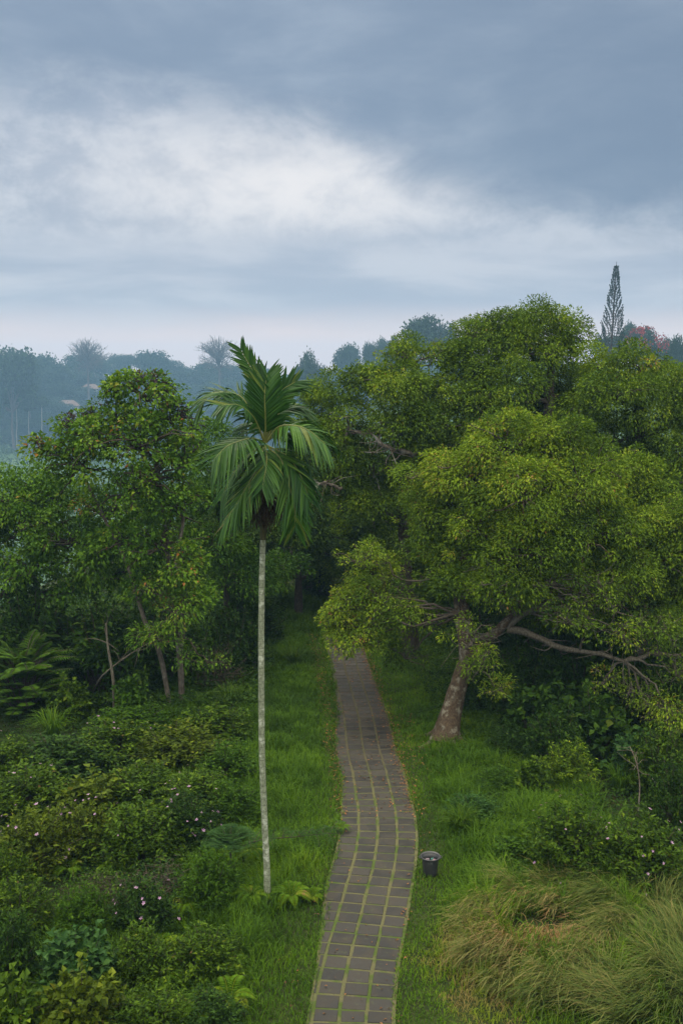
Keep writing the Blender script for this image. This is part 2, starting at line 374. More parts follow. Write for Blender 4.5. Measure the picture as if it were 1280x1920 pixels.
# ------------------------------------------------------------------ grass
def scatter(rng, n, x0, x1, y0, y1):
    return rng.uniform(x0, x1, n), rng.uniform(y0, y1, n)
def dpath(x, y):  # >0 outside the slab (right), <0 left; distance from the middle
    return x-path_x(y)
def lay_grass(name, label, m, seed, n, box, keep, Lf, W=(.010, .016), lean=.45, bend=.6, tint=None, leanf=None, cat='grass'):
    rng = R(seed); x, y = scatter(rng, n, *box); kk = keep(x, y, rng); x = x[kk]; y = y[kk]; n = len(x)
    z = H(x, y)-.01; L = Lf(x, y, rng)
    if leanf is None: a = rng.uniform(0, 2*math.pi, n); hd = np.stack([np.cos(a), np.sin(a), 0*a], 1)
    else: hd = leanf(x, y, rng)
    D = hd*(lean*(.3+rng.random(n)))[:, None]+np.array([0, 0, 1.0])
    tn = fbm(x*.8, y*.8, seed, 3)*.7+rng.random(n)*.42-.08 if tint is None else tint(x, y, rng)
    wv = rng.uniform(W[0], W[1], n)*(1+.03*np.maximum(0, y-20))
    mb = MB(); blades(mb, np.stack([x, y, z], 1), D, bend*(.4+rng.random(n)), L, wv, np.clip(tn, 0, 1))
    o = mb.build(name, m); return tag(o, label, cat, kind='stuff')
# wobbling verge line that creeps over the left side of the slab near the viewer
def overgrow(y): return .85 - .38*sstep(20.5, 15.5, y)-.12*sstep(22, 25, y)-.28*sstep(27, 34, y) + (fbm(y*1.3, y*0+3, 5)-.47)*.22
def keep_left(x, y, rng):
    d = dpath(x, y); return (d < -overgrow(y)+rng.normal(0, .03, len(x))) & (d > -6.2+1.6*fbm(y*.4, y*0, 8)-.03*y)
def len_left(x, y, rng):
    d = -dpath(x, y)-.9; tus = sstep(.4, .7, fbm(x*2.3, y*2.3, 37, 3)); return (.09+(.16+.26*tus)*sstep(0, .9, d)+.10*fbm(x*1.1, y*1.1, 31))*(.5+.8*rng.random(len(x)))
lay_grass('verge_grass', 'green grass growing along the left side of the paved path', M_grass, 21, 300000, (-8.5, 2.5, 12.5, 48), keep_left, len_left)
HX, HY = 3.95, 17.7    # hollow of flattened straw
def keep_right(x, y, rng):
    d = dpath(x, y); return (((x-HX)**2/.9+(y-HY)**2/.5) > .8) & (d > .885+(fbm(y*1.7, y*0+9, 6)-.47)*.16+rng.normal(0, .02, len(x))) & (d < 5.5)
def len_right(x, y, rng):
    d = dpath(x, y)-.9; wv = sstep(.35, 1.3, d+.5*(fbm(x, y, 44)-.5)); wv = wv*sstep(15.5, 18.5, y+.4*d)
    tus = sstep(.35, .7, fbm(x*2.1, y*2.1, 36, 3)); return (.06+(.30+.42*tus)*wv*sstep(33, 25, y)+.1*fbm(x*1.2, y*1.2, 32))*(.45+.8*rng.random(len(x)))
def tint_right(x, y, rng):
    dry = np.exp(-(((x-2.1)/1.0)**2+((y-16.2)/1.6)**2))*.85*(fbm(x*2, y*2, 12)*1.6)
    return fbm(x*.8, y*.8, 51, 3)*.8+rng.random(len(x))*.40-.02+dry
lay_grass('lush_grass', 'bright long grass on the right side of the path around the bin', M_grass, 22, 270000, (-.5, 8.5, 12.5, 48), keep_right, len_right, tint=tint_right)
def keep_straw(x, y, rng):
    e = ((x-6.1)/3.7)**2+((y-17.2)/2.3)**2+(fbm(x*1.3, y*1.3, 71)-.47)*1.6
    return (e < 1) & (fbm(x*2.6, y*2.6, 73, 3) > .30+.2*rng.random(len(x))) & (rng.random(len(x)) < np.where(((x-HX)**2+(y-HY)**2) < .35, .6, 1))
def lean_straw(x, y, rng):
    rx = x-HX; ry = y-HY; r = np.hypot(rx, ry)+.05
    ax = -.75+(-ry/r)*1.0*np.exp(-r/1.6)+(fbm(x*1.5, y*1.5, 81)-.47)*5
    ay = -.45+(rx/r)*.9*np.exp(-r/1.6)+(fbm(x*1.5+9, y*1.5, 82)-.47)*5
    ax = np.where(x < HX-.1, -1.0, ax)
    return unit(np.stack([ax, ay, 0*ax], 1)+rng.normal(0, .4, (len(x), 3))*np.array([1, 1, 0]))
def tint_straw(x, y, rng):
    r = np.hypot((x-HX)/1.0, (y-HY)/.8); return -.04+.5*fbm(x*.9, y*.9, 91, 3)+rng.random(len(x))*.55+.55*np.exp(-r*r*.95)
lay_grass('straw_grass', 'long windswept olive and straw coloured grass in the lower right', M_straw, 23, 75000, (2.0, 9.2, 13.5, 20), keep_straw,
          lambda x, y, r: (.3+.75*r.random(len(x)))*(.6+.9*fbm(x*2.2, y*2.2, 75, 2))*np.where(((x-HX)**2+(y-HY)**2) < .5, .6, 1), W=(.010, .018), lean=1.0, bend=.8, tint=tint_straw, leanf=lean_straw)

# weeds and low leaves over the rest of the ridge
def lay_weeds(name, label, m, seed, n, box, keep, Lr, hgt):
    rng = R(seed); x, y = scatter(rng, n, *box); kk = keep(x, y, rng); x = x[kk]; y = y[kk]; n = len(x)
    h = hgt(x, y)*rng.random(n)**.6; P = np.stack([x, y, H(x, y)+h], 1)
    D = sph(rng, n, .1)*np.array([1, 1, .6]); Nn = np.array([0, 0, 1.0])+rng.normal(0, .35, (n, 3))
    L = rng.uniform(Lr[0], Lr[1], n); mb = MB()
    leaves(mb, P, D, Nn, L, L*rng.uniform(.4, .6, n), np.clip(fbm(x*1.1, y*1.1, seed)*.8+rng.random(n)*.5-.15, 0, 1))
    return tag(mb.build(name, m), label, 'undergrowth', kind='stuff')
lay_weeds('undergrowth', 'low leafy weeds carpeting the ground under the left bushes', M_bushd, 31, 110000, (-14, -1.5, 12.5, 34),
          lambda x, y, r: dpath(x, y) < -2.2-1.2*fbm(x*.5, y*.5, 4)+.05*y*0, (.05, .09), lambda x, y: .06+.30*fbm(x*.9, y*.9, 17)**1.3*sstep(1.5, 4, -dpath(x, y)))
lay_weeds('shade_weeds', 'dark leafy weeds under the trees on the right slope', M_thick, 32, 90000, (1.5, 15, 19.5, 48),
          lambda x, y, r: (dpath(x, y) > 2.6+1.5*fbm(x*.5, y*.5, 14)-.03*y), (.07, .13), lambda x, y: .1+.5*fbm(x*.8, y*.8, 18))
lay_weeds('back_weeds', 'dim weeds under the thicket at the left rear', M_thick, 33, 70000, (-18, -2.5, 30, 56),
          lambda x, y, r: dpath(x, y) < -2.2, (.10, .18), lambda x, y: .1+.7*fbm(x*.6, y*.6, 19))

# fallen leaves along the edges of the path
rng = R(41); mb = MB(); n = 5200
q = rng.integers(0, len(RP), n); yy = RP[q, 1]
pr = np.where(yy > 23, 1.0, .10); kk = rng.random(n) < pr; q = q[kk]; n = len(q)
side = rng.random(n)
off = np.where(side < .42, .0+np.abs(rng.normal(0, .13, n))*np.where(rng.random(n) < .5, 1, -1), np.where(side < .72, 1.8+rng.normal(0, .12, n), rng.uniform(0, 1.8, n)))
off = np.where((RP[q, 1] > 25) & (RP[q, 1] < 30) & (rng.random(n) < .28), -rng.random(n)**1.3*1.3, off)
P = RP[q]-RN[q]*off[:, None]+RT[q]*rng.uniform(-.2, .2, n)[:, None]; P[:, 2] = .043+rng.random(n)*.02+(off < -.05)*.05+(off > 1.85)*.05
L = rng.uniform(.03, .075, n)
leaves(mb, P, sph(rng, n)*np.array([1, 1, .15]), np.array([0, 0, 1.0])+rng.normal(0, .2, (n, 3)), L, L*.55, rng.random(n))
tag(mb.build('leaf_litter', M_litter), 'small brown and orange fallen leaves strewn along the path edges', 'fallen leaves', kind='stuff')

# ------------------------------------------------------------------ foliage on lobes
def crown_mesh(rng, mb, lobes, root, per_m2=1.0, Lr=(.08, .13), wr=.42, droop=.9, clump=.55, tint0=.5, tspread=.35, shell=.25, gap=.12, flat=.8, twigs=None, upb=.25):
    """lobes: (centre, rx, ry, rz, tint shift). Sub-clumps over every lobe, leaves over every sub-clump."""
    clumps = []
    for (c, rx, ry, rz, ts) in lobes:
        rx, ry, rz = rx*rng.uniform(.9, 1.15), ry*rng.uniform(.9, 1.15), rz*rng.uniform(.9, 1.15)
        area = 4*math.pi*((rx*ry)**1.6/3+(rx*rz)**1.6/3+(ry*rz)**1.6/3)**(1/1.6)
        n = max(6, int(area/(clump**2*1.5)))
        d = sph(rng, n, upb); rad = np.where(rng.random(n) < shell, rng.uniform(.3, .8, n), rng.uniform(.82, 1.1, n))
        p = c+d*np.array([rx, ry, rz])*rad[:, None]
        keep = (rng.random(n) > gap) & ((d[:, 2] > -.45) | (rng.random(n) < .45))
        for e in np.nonzero(keep)[0]: clumps.append((p[e], clump*rng.uniform(.55, 1.25), ts+rng.normal(0, .12), c))
        for e in range(max(3, n//4)):      # stray sprigs outside the outline
            q = sph(rng, 1, .5)[0]; clumps.append((c+q*np.array([rx, ry, rz])*rng.uniform(1.02, 1.36), clump*rng.uniform(.22, .5), ts+rng.normal(.05, .12), c))
    for (p, r, ts, c) in clumps:
        n = int(per_m2*r*r*1300*rng.uniform(.6, 1.3))
        d = sph(rng, n, .35); s = rng.uniform(.25, 1.0, n)**.5
        P = p+d*s[:, None]*r*np.array([1, 1, flat])
        out = unit(p-c)*.5
        D = d*.8+out+np.array([0, 0, -droop])*rng.uniform(.3, 1.2, n)[:, None]+rng.normal(0, .35, (n, 3))
        Nn = d+np.array([0, 0, .8])+rng.normal(0, .35, (n, 3))
        L = rng.uniform(Lr[0]*.7, Lr[1]*1.1, n)*rng.uniform(.8, 1.15)
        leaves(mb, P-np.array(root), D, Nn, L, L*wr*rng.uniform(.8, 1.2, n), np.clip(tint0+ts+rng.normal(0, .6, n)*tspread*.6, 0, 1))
    return clumps
def lobesof(spec, Y0=None):
    out = []
    for s in spec:
        px, py, Yd, rx, rz = s[:5]; ts = s[5] if len(s) > 5 else 0.0
        k = mpp(Yd); ry = s[6] if len(s) > 6 else max(rx, rz)*k*.85
        out.append((at(px, py, Yd), rx*k, ry, rz*k, ts))
    return out
def branchwork(rng, tm, root, heads, clumps, r0=.06, frac=.5, n_twig=3, twig_r=.012, mbt=None):
    """from each lobe centre out to some of its clumps"""
    for (p, r, ts, c) in clumps:
        if rng.random() < frac:
            pts = wobble(c-np.array(root), p-np.array(root), 5, .35, rng, .06)
            tube(tm, pts, np.linspace(r0*.5, twig_r, 5), 4)
            for _ in range(n_twig):
                e = p+sph(rng, 1)[0]*r*1.05
                tube(mbt or tm, wobble(p-np.array(root), e-np.array(root), 4, .4, rng), np.linspace(twig_r, twig_r*.35, 4), 3)
def tree(name, label, cat, base, trunks, lobes, leafm, barkm, seed, group=None, limbs=(), frac=.5, r0=.09, twigm=None, nt=3, **kw):
    """trunks: list of (points, radii). A limb runs from the nearest trunk point to each lobe centre."""
    rng = R(seed); base = np.array([base[0], base[1], float(H(base[0], base[1]))-.03]); root = empty(name, base); tag(root, label, cat, group)
    mb = MB(); cl = crown_mesh(rng, mb, lobes, base, **kw); mb.build('crown', leafm, root)
    tm = MB(); allp = []
    for pts, rad in trunks:
        p = spline(pts, 14); rr = np.interp(np.linspace(0, 1, 14), np.linspace(0, 1, len(rad)), rad)
        tube(tm, p-base, rr, 10, rough=.10, seed=seed); allp += [(p[k], rr[k]) for k in range(5, 14)]
    lm = MB()
    for (c, rx, ry, rz, ts) in lobes:
        best = min(allp, key=lambda q: np.linalg.norm(q[0]-c)+(.9*max(0, q[0][2]-c[2])))
        r = min(best[1]*.6, r0)
        tube(lm, wobble(best[0]-base, c-base, 9, .30, rng, .08), np.linspace(r, r*.45, 9), 6, rough=.08, seed=seed)
    branchwork(rng, lm, base, None, cl, r0, frac, nt)
    tm.build('trunk', barkm, root, True); lm.build('branches', twigm or barkm, root, True)
    for k, (pts, rad) in enumerate(limbs):
        l = MB(); nn = 16; p = spline(pts, nn); p[1:-1] += rng.normal(0, .035, (nn-2, 3))
        rr = np.interp(np.linspace(0, 1, nn), np.linspace(0, 1, len(rad)), rad)
        tube(l, p-base, rr, 7, rough=.12, seed=seed+k)
        for e in range(4, nn, 1):     # crooked side twigs
            for _ in range(2):
                a = p[e]; d = unit(np.array([rng.normal(0, 1), rng.normal(0, .5), rng.normal(-.1, .8)]))*rng.uniform(.3, .95)
                m_ = a+d*.5+rng.normal(0, .08, 3); t_ = a+d+rng.normal(0, .12, 3)
                tube(l, spline([a, m_, t_], 7)-base, np.linspace(max(.010, rr[e]*.35), .005, 7), 4)
        l.build('limb', twigm or M_twig, root, True)
    return root

# ---- the big fig on the right of the path
bA = gnd(835, 1392)
trA = [([gnd(832, 1396), at(846, 1335, 27.9), at(864, 1270, 28.0), at(888, 1215, 28.2), at(930, 1185, 28.4), at(962, 1150, 28.6)], [.44, .30, .25, .215, .15, .10]),
       ([at(880, 1235, 28.1), at(868, 1160, 28.6), at(862, 1090, 29.2), at(885, 1010, 29.8), at(930, 930, 30.2)], [.30, .24, .2, .15, .09]),
       ([at(962, 1152, 28.6), at(955, 1100, 29.0), at(985, 1040, 29.6), at(1010, 960, 30.2)], [.17, .13, .1, .07])]
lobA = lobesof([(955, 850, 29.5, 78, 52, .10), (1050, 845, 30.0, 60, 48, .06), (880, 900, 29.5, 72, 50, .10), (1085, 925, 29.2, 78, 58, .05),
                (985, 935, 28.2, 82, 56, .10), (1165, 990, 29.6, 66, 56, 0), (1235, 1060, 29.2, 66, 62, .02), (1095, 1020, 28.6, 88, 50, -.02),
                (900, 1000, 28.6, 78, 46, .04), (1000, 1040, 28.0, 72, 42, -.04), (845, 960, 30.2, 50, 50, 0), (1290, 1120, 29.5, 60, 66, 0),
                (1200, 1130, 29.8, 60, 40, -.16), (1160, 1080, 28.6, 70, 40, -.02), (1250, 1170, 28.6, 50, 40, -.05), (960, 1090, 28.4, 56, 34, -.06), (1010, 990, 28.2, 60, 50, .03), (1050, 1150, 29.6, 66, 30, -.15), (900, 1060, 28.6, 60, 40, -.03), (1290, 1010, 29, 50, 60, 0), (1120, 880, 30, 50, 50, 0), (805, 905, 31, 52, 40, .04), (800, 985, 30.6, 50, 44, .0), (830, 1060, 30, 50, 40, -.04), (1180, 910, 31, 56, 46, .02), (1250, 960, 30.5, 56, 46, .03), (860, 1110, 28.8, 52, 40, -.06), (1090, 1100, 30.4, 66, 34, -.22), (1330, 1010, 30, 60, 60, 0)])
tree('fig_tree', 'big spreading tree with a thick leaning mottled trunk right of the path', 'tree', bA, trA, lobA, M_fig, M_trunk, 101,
     limbs=[([at(955, 1172, 28.5), at(990, 1148, 28.3), at(1040, 1142, 28.0), at(1085, 1148, 27.7), at(1130, 1182, 27.4), at(1150, 1150, 27.2)], [.10, .08, .065, .05, .03, .015]),
            ([at(950, 1180, 28.5), at(1000, 1192, 28.2), at(1050, 1215, 27.9), at(1105, 1225, 27.5), at(1170, 1240, 27.2), at(1210, 1310, 27.0)], [.12, .10, .085, .07, .05, .02]),
            ([at(925, 1187, 28.4), at(905, 1192, 28.0), at(880, 1205, 27.7), at(862, 1212, 27.5)], [.12, .08, .05, .02]),
            ([at(965, 1152, 28.6), at(968, 1110, 28.2), at(940, 1080, 28.0), at(920, 1060, 27.9)], [.13, .08, .05, .02]),
            ([at(1000, 1150, 28.4), at(1060, 1110, 28.2), at(1110, 1085, 27.8), at(1140, 1130, 27.4)], [.10, .07, .05, .02]),
            ([at(1170, 1240, 27.2), at(1230, 1225, 27.3), at(1290, 1240, 27.4), at(1350, 1260, 27.5)], [.07, .06, .04, .03])],
     per_m2=1.0, clump=.55, Lr=(.08, .125), tint0=.50, frac=.5)
_r = bpy.data.objects['fig_tree']; _b = np.array(_r.location); rm = MB(); rng = R(105)
for a_ in (-2.6, -1.9, -1.2, -.5, .4, 1.6, 2.6):
    d_ = np.array([math.cos(a_), math.sin(a_), 0]); ln_ = rng.uniform(.7, 1.15)
    tube(rm, spline([d_*.16+np.array([0, 0, .55]), d_*.42+np.array([0, 0, .18]), d_*ln_+np.array([0, 0, -.04])], 8), np.linspace(.15, .05, 8), 7, rough=.1, seed=int(a_*10)+40)
rm.build('root', M_trunk, _r, True)
# low hanging boughs of the fig: sparser, twiggier
def spray(root_name, label, spec, seed, dens, tint0, m=M_fig, frm=None):
    rng = R(seed); lob = lobesof(spec); c0 = frm if frm is not None else lob[0][0]
    return rng, lob, c0
def bough(root, seed, start, spec, leafm, per, tint0, twigm, Lr=(.08, .12), clump=.42, gap=.25, frac=.9):
    """an extra hanging bough, a child of its tree"""
    rng = R(seed); base = np.array(root.location); lob = lobesof(spec); mb = MB()
    cl = crown_mesh(rng, mb, lob, base, per_m2=per, Lr=Lr, clump=clump, gap=gap, tint0=tint0, droop=1.0)
    o = MB()
    for l in lob: tube(o, wobble(start-base, l[0]-base, 10, .35, rng, .10), np.linspace(.045, .015, 10), 5)
    branchwork(rng, o, base, None, cl, .045, frac, 5, .010)
    b = o.build('bough', twigm, root, True); mb.build('foliage', leafm, b); b.children
    return b
figA = bpy.data.objects['fig_tree']
bough(figA, 111, at(862, 1150, 28.5), [(690, 1060, 30.5, 60, 34, .1), (650, 1140, 30, 42, 34, .12), (640, 1175, 29.9, 30, 30, .1), (655, 1205, 29.6, 34, 16, .05), (680, 1205, 29.6, 44, 22, 0), (720, 1130, 30, 60, 44, .0), (680, 1190, 29.8, 50, 30, .06), (780, 1170, 29.4, 50, 40, -.12), (760, 1235, 29.5, 44, 24, -.2)], M_fig, .8, .52, M_barkd)
bough(figA, 112, at(880, 1240, 28.1), [(905, 1250, 27.4, 26, 34, 0), (880, 1190, 27.6, 40, 24, -.05), (930, 1300, 27.5, 20, 20, .1)], M_fig, .55, .50, M_twig)
bough(figA, 113, at(1170, 1240, 27.2), [(1190, 1300, 27.0, 44, 30, 0), (1240, 1330, 26.8, 40, 26, .1), (1130, 1280, 27.2, 26, 24, .1), (1270, 1270, 27.0, 40, 40, -.1), (1260, 1340, 26.5, 50, 24, .05)], M_fig, .34, .52, M_twig, gap=.1)
bough(figA, 114, at(985, 1150, 28.5), [(1030, 1100, 27.8, 70, 30, -.1), (1130, 1120, 27.5, 50, 34, -.05), (930, 1110, 27.6, 40, 26, 0), (1230, 1190, 27.3, 60, 30, -.1), (1060, 1170, 27.2, 36, 20, 0), (1160, 1190, 27.0, 40, 22, 0)], M_fig, .45, .50, M_twig, gap=.1)

# ---- the tall fig behind it
def simple_trunk(base_px, Yb, top, r, lean=0.0):
    b = at(base_px, 1250, Yb); b[2] = float(H(b[0], b[1])); t = at(*top); m = (b+t)/2+np.array([lean, 0, 0])
    return b, [([b, m*.5+b*.5, m, t], [r, r*.8, r*.65, r*.35])]
b, tr = simple_trunk(1000, 37, (1032, 690, 37.5), .42)
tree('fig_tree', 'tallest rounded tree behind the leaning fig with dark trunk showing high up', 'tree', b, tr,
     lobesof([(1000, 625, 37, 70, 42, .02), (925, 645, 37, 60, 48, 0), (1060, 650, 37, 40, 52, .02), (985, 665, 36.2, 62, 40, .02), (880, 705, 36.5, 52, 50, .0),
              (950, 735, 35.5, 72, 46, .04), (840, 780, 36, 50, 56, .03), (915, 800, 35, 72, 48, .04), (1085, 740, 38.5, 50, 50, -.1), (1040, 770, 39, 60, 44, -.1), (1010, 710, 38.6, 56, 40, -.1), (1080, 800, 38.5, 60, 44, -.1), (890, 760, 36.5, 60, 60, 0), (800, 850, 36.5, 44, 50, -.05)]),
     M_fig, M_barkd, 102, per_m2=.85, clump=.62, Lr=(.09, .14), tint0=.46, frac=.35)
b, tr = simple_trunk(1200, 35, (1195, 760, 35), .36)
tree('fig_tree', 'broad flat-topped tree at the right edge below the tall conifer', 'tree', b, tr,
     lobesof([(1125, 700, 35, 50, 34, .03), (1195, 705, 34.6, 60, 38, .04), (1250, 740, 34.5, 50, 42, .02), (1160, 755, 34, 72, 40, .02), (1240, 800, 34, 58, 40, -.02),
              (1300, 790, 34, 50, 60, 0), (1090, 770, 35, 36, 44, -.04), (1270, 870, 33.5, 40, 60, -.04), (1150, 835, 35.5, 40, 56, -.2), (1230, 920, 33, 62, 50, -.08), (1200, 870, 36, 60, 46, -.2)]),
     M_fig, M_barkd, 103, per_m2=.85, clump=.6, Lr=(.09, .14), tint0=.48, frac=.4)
b, tr = simple_trunk(770, 37, (745, 830, 36), .36)
tree('fig_tree', 'rounded tree between the palm crown and the tallest fig', 'tree', b, tr,
     lobesof([(772, 690, 36.5, 56, 50, .03), (690, 725, 36, 54, 36, .0), (740, 745, 35.5, 70, 44, .03), (625, 745, 36, 42, 40, .0), (650, 810, 35.3, 62, 50, -.02),
              (760, 805, 35, 60, 46, -.02), (610, 850, 36, 44, 56, -.06), (700, 890, 35.8, 72, 44, -.14), (795, 760, 36, 36, 50, 0), (640, 920, 36, 58, 44, -.08), (770, 920, 36, 66, 50, -.06), (700, 960, 36, 66, 44, -.1), (820, 880, 35.5, 50, 50, -.04), (590, 800, 36, 36, 40, -.02), (840, 960, 34, 50, 50, -.05), (800, 1020, 33.5, 56, 44, -.1)]),
     M_fig, M_barkd, 104, per_m2=.85, clump=.6, Lr=(.09, .14), tint0=.46, frac=.3, twigm=M_bark,
     limbs=[([at(790, 855, 34.6), at(745, 845, 34.3), at(710, 830, 34.2), at(690, 805, 34.2)], [.10, .09, .06, .02]),
            ([at(640, 915, 34.5), at(610, 905, 34.2), at(590, 915, 34.2)], [.06, .05, .02])])

# ---- dim trees that close the view at the end of the path
for k, (nm, lb, bx, Yb, top, spec, tt) in enumerate([
    ('shade_tree', 'dim tree behind the palm trunk where the path disappears', 560, 43, (560, 1000, 43), [(560, 1000, 43, 70, 60), (500, 1010, 42, 60, 60), (620, 1010, 43, 56, 56), (560, 930, 43.5, 60, 50), (440, 1020, 41, 50, 60), (380, 1010, 42, 60, 60), (540, 1030, 46, 60, 44), (620, 1040, 48, 60, 40), (490, 930, 43, 60, 60), (470, 1080, 43, 50, 44)], -.06),
    ('shade_tree', 'dark tree filling the gap under the rounded fig beyond the path', 700, 44, (700, 1000, 44), [(680, 980, 45, 60, 50), (760, 1000, 43, 60, 60), (720, 1080, 43, 60, 50), (800, 1060, 42, 56, 60), (830, 980, 42, 50, 60), (660, 1100, 46, 70, 50), (740, 1140, 44, 70, 50), (830, 1130, 43, 70, 60), (640, 930, 46, 70, 50), (900, 1060, 42, 70, 70), (740, 930, 45, 60, 50), (860, 900, 42, 60, 70)], -.05),
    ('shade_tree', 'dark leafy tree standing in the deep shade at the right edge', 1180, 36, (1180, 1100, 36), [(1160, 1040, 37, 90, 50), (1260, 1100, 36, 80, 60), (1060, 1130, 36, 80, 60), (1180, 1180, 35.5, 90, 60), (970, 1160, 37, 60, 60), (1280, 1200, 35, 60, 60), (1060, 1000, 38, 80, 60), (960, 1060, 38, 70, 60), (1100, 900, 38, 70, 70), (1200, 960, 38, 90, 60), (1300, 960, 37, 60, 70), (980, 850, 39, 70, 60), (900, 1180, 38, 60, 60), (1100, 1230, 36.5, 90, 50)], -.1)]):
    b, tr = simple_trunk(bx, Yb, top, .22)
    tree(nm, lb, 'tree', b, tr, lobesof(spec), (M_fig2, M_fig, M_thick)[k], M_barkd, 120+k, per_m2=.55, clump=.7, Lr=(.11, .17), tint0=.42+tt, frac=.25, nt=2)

# a farther row, one tree and its copies
b, tr = simple_trunk(560, 54, (560, 960, 54), .25)
src = tree('woodland_tree', 'dim woodland tree straight behind the palm trunk', 'tree', b, tr, lobesof([(560, 930, 54, 46, 40), (520, 980, 54, 40, 40), (600, 985, 54, 40, 40), (560, 1040, 53, 56, 40), (560, 880, 54, 30, 24), (540, 1110, 53, 50, 40), (590, 1100, 54, 50, 40)]), M_fig2, M_barkd, 140, group='woodland trees beyond the path', per_m2=.22, clump=.8, Lr=(.16, .24), tint0=.4, frac=.2, nt=2)
for px, Yd, sc, lb in [(660, 58, 1.1, 'dim woodland tree seen under the rounded fig'), (770, 55, 1.15, 'dim woodland tree behind the dark gap over the path'), (880, 57, 1.25, 'dim woodland tree behind the leaning fig, left part'), (985, 56, 1.3, 'dim woodland tree showing through the leaning fig crown'),
        (1090, 58, 1.25, 'dim woodland tree behind the crooked limbs'), (1190, 56, 1.3, 'dim woodland tree behind the broad tree at the right'), (1290, 57, 1.2, 'dim woodland tree beyond the right edge trees'), (450, 56, 1.05, 'dim woodland tree between the palm trunk and the loose green tree')]:
    p = at(px, 1100, Yd); c = src.copy(); COL.objects.link(c); c.location = (p[0], p[1], float(H(p[0], p[1]))); c.scale = (sc, sc, sc); c.rotation_euler = (0, 0, px*.7); c['label'] = lb
    for ch in list(src.children):
        d = ch.copy(); COL.objects.link(d); d.parent = c

# ---- left trees with heart-shaped leaves
bE = gnd(341, 1318)
YE = float(bE[1])
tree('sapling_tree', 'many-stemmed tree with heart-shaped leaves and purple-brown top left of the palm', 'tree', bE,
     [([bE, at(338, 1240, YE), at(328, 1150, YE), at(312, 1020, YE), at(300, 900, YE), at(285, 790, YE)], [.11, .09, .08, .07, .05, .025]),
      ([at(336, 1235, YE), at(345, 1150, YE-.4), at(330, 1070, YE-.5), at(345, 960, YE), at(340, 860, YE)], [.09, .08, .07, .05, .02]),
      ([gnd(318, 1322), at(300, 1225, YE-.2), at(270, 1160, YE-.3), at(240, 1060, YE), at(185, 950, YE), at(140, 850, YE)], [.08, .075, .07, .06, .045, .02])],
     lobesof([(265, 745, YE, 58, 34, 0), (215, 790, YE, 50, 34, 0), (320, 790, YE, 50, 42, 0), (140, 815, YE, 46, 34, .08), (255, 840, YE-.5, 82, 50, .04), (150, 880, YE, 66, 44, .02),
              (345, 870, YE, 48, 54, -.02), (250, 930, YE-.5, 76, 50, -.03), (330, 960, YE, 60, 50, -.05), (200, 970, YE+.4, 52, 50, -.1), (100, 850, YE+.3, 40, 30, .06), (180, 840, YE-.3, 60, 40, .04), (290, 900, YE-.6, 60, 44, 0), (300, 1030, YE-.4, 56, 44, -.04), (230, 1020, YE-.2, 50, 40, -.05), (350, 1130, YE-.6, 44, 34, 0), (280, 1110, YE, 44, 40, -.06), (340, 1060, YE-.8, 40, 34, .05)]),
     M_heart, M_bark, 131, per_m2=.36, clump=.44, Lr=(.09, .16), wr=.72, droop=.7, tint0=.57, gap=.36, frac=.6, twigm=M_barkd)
sE = bpy.data.objects['sapling_tree']
rng = R(132); mb = MB()
for (px, py, r) in [(290, 712, 26), (220, 735, 18), (200, 728, 12), (315, 728, 18), (345, 780, 20), (365, 800, 18), (130, 785, 20), (70, 828, 8), (170, 775, 16), (262, 708, 18), (330, 755, 16)]:
    c = at(px, py, YE); n = int(r*9); k = mpp(YE); d = sph(rng, n, .2); P = c+d*np.array([r*k, r*k, r*k*.6])*rng.random((n, 1))-np.array(sE.location)
    L = rng.uniform(.07, .13, n); leaves(mb, P, d+np.array([0, 0, -.3]), d+np.array([0, 0, .7]), L, L*.6, rng.random(n))
mb.build('top_sprouts', M_dusk, sE)
bough(sE, 133, at(332, 1190, YE), [(300, 1200, YE-1.2, 40, 30, 0), (390, 1245, YE-1.2, 26, 22, 0), (330, 1150, YE-1.2, 36, 24, .1), (280, 1110, YE-1, 30, 28, 0), (345, 1235, YE-1.3, 22, 20, 0)], M_heart, .30, .58, M_barkd, Lr=(.09, .15), clump=.38, frac=.7)
bE2 = at(60, 1200, 33.5)
tree('shrub_tree', 'low domed tree with some yellow leaves at the left edge', 'tree', bE2,
     [([np.array([bE2[0], bE2[1], float(H(bE2[0], bE2[1]))]), at(70, 1130, 33.5), at(60, 1040, 33.5), at(50, 960, 33.5)], [.13, .1, .08, .05])],
     lobesof([(50, 920, 34, 62, 34, 0), (0, 950, 33.5, 56, 42, 0), (110, 950, 33.5, 70, 40, 0), (40, 1000, 32.8, 70, 50, .05), (140, 1020, 32.6, 70, 46, -.05), (-40, 1020, 33, 50, 60, 0),
              (60, 1070, 32.3, 66, 40, -.06), (180, 1060, 32.5, 50, 44, -.1), (230, 1040, 35, 70, 50, -.1), (120, 1110, 33, 60, 40, -.1), (290, 1080, 35, 60, 50, -.12), (300, 980, 36, 60, 50, -.1), (0, 1120, 33, 60, 50, -.1)]),
     M_heart, M_barkd, 134, per_m2=.5, clump=.52, Lr=(.10, .16), wr=.6, tint0=.47, gap=.15, frac=.4)
bH = at(420, 1200, 36.5)
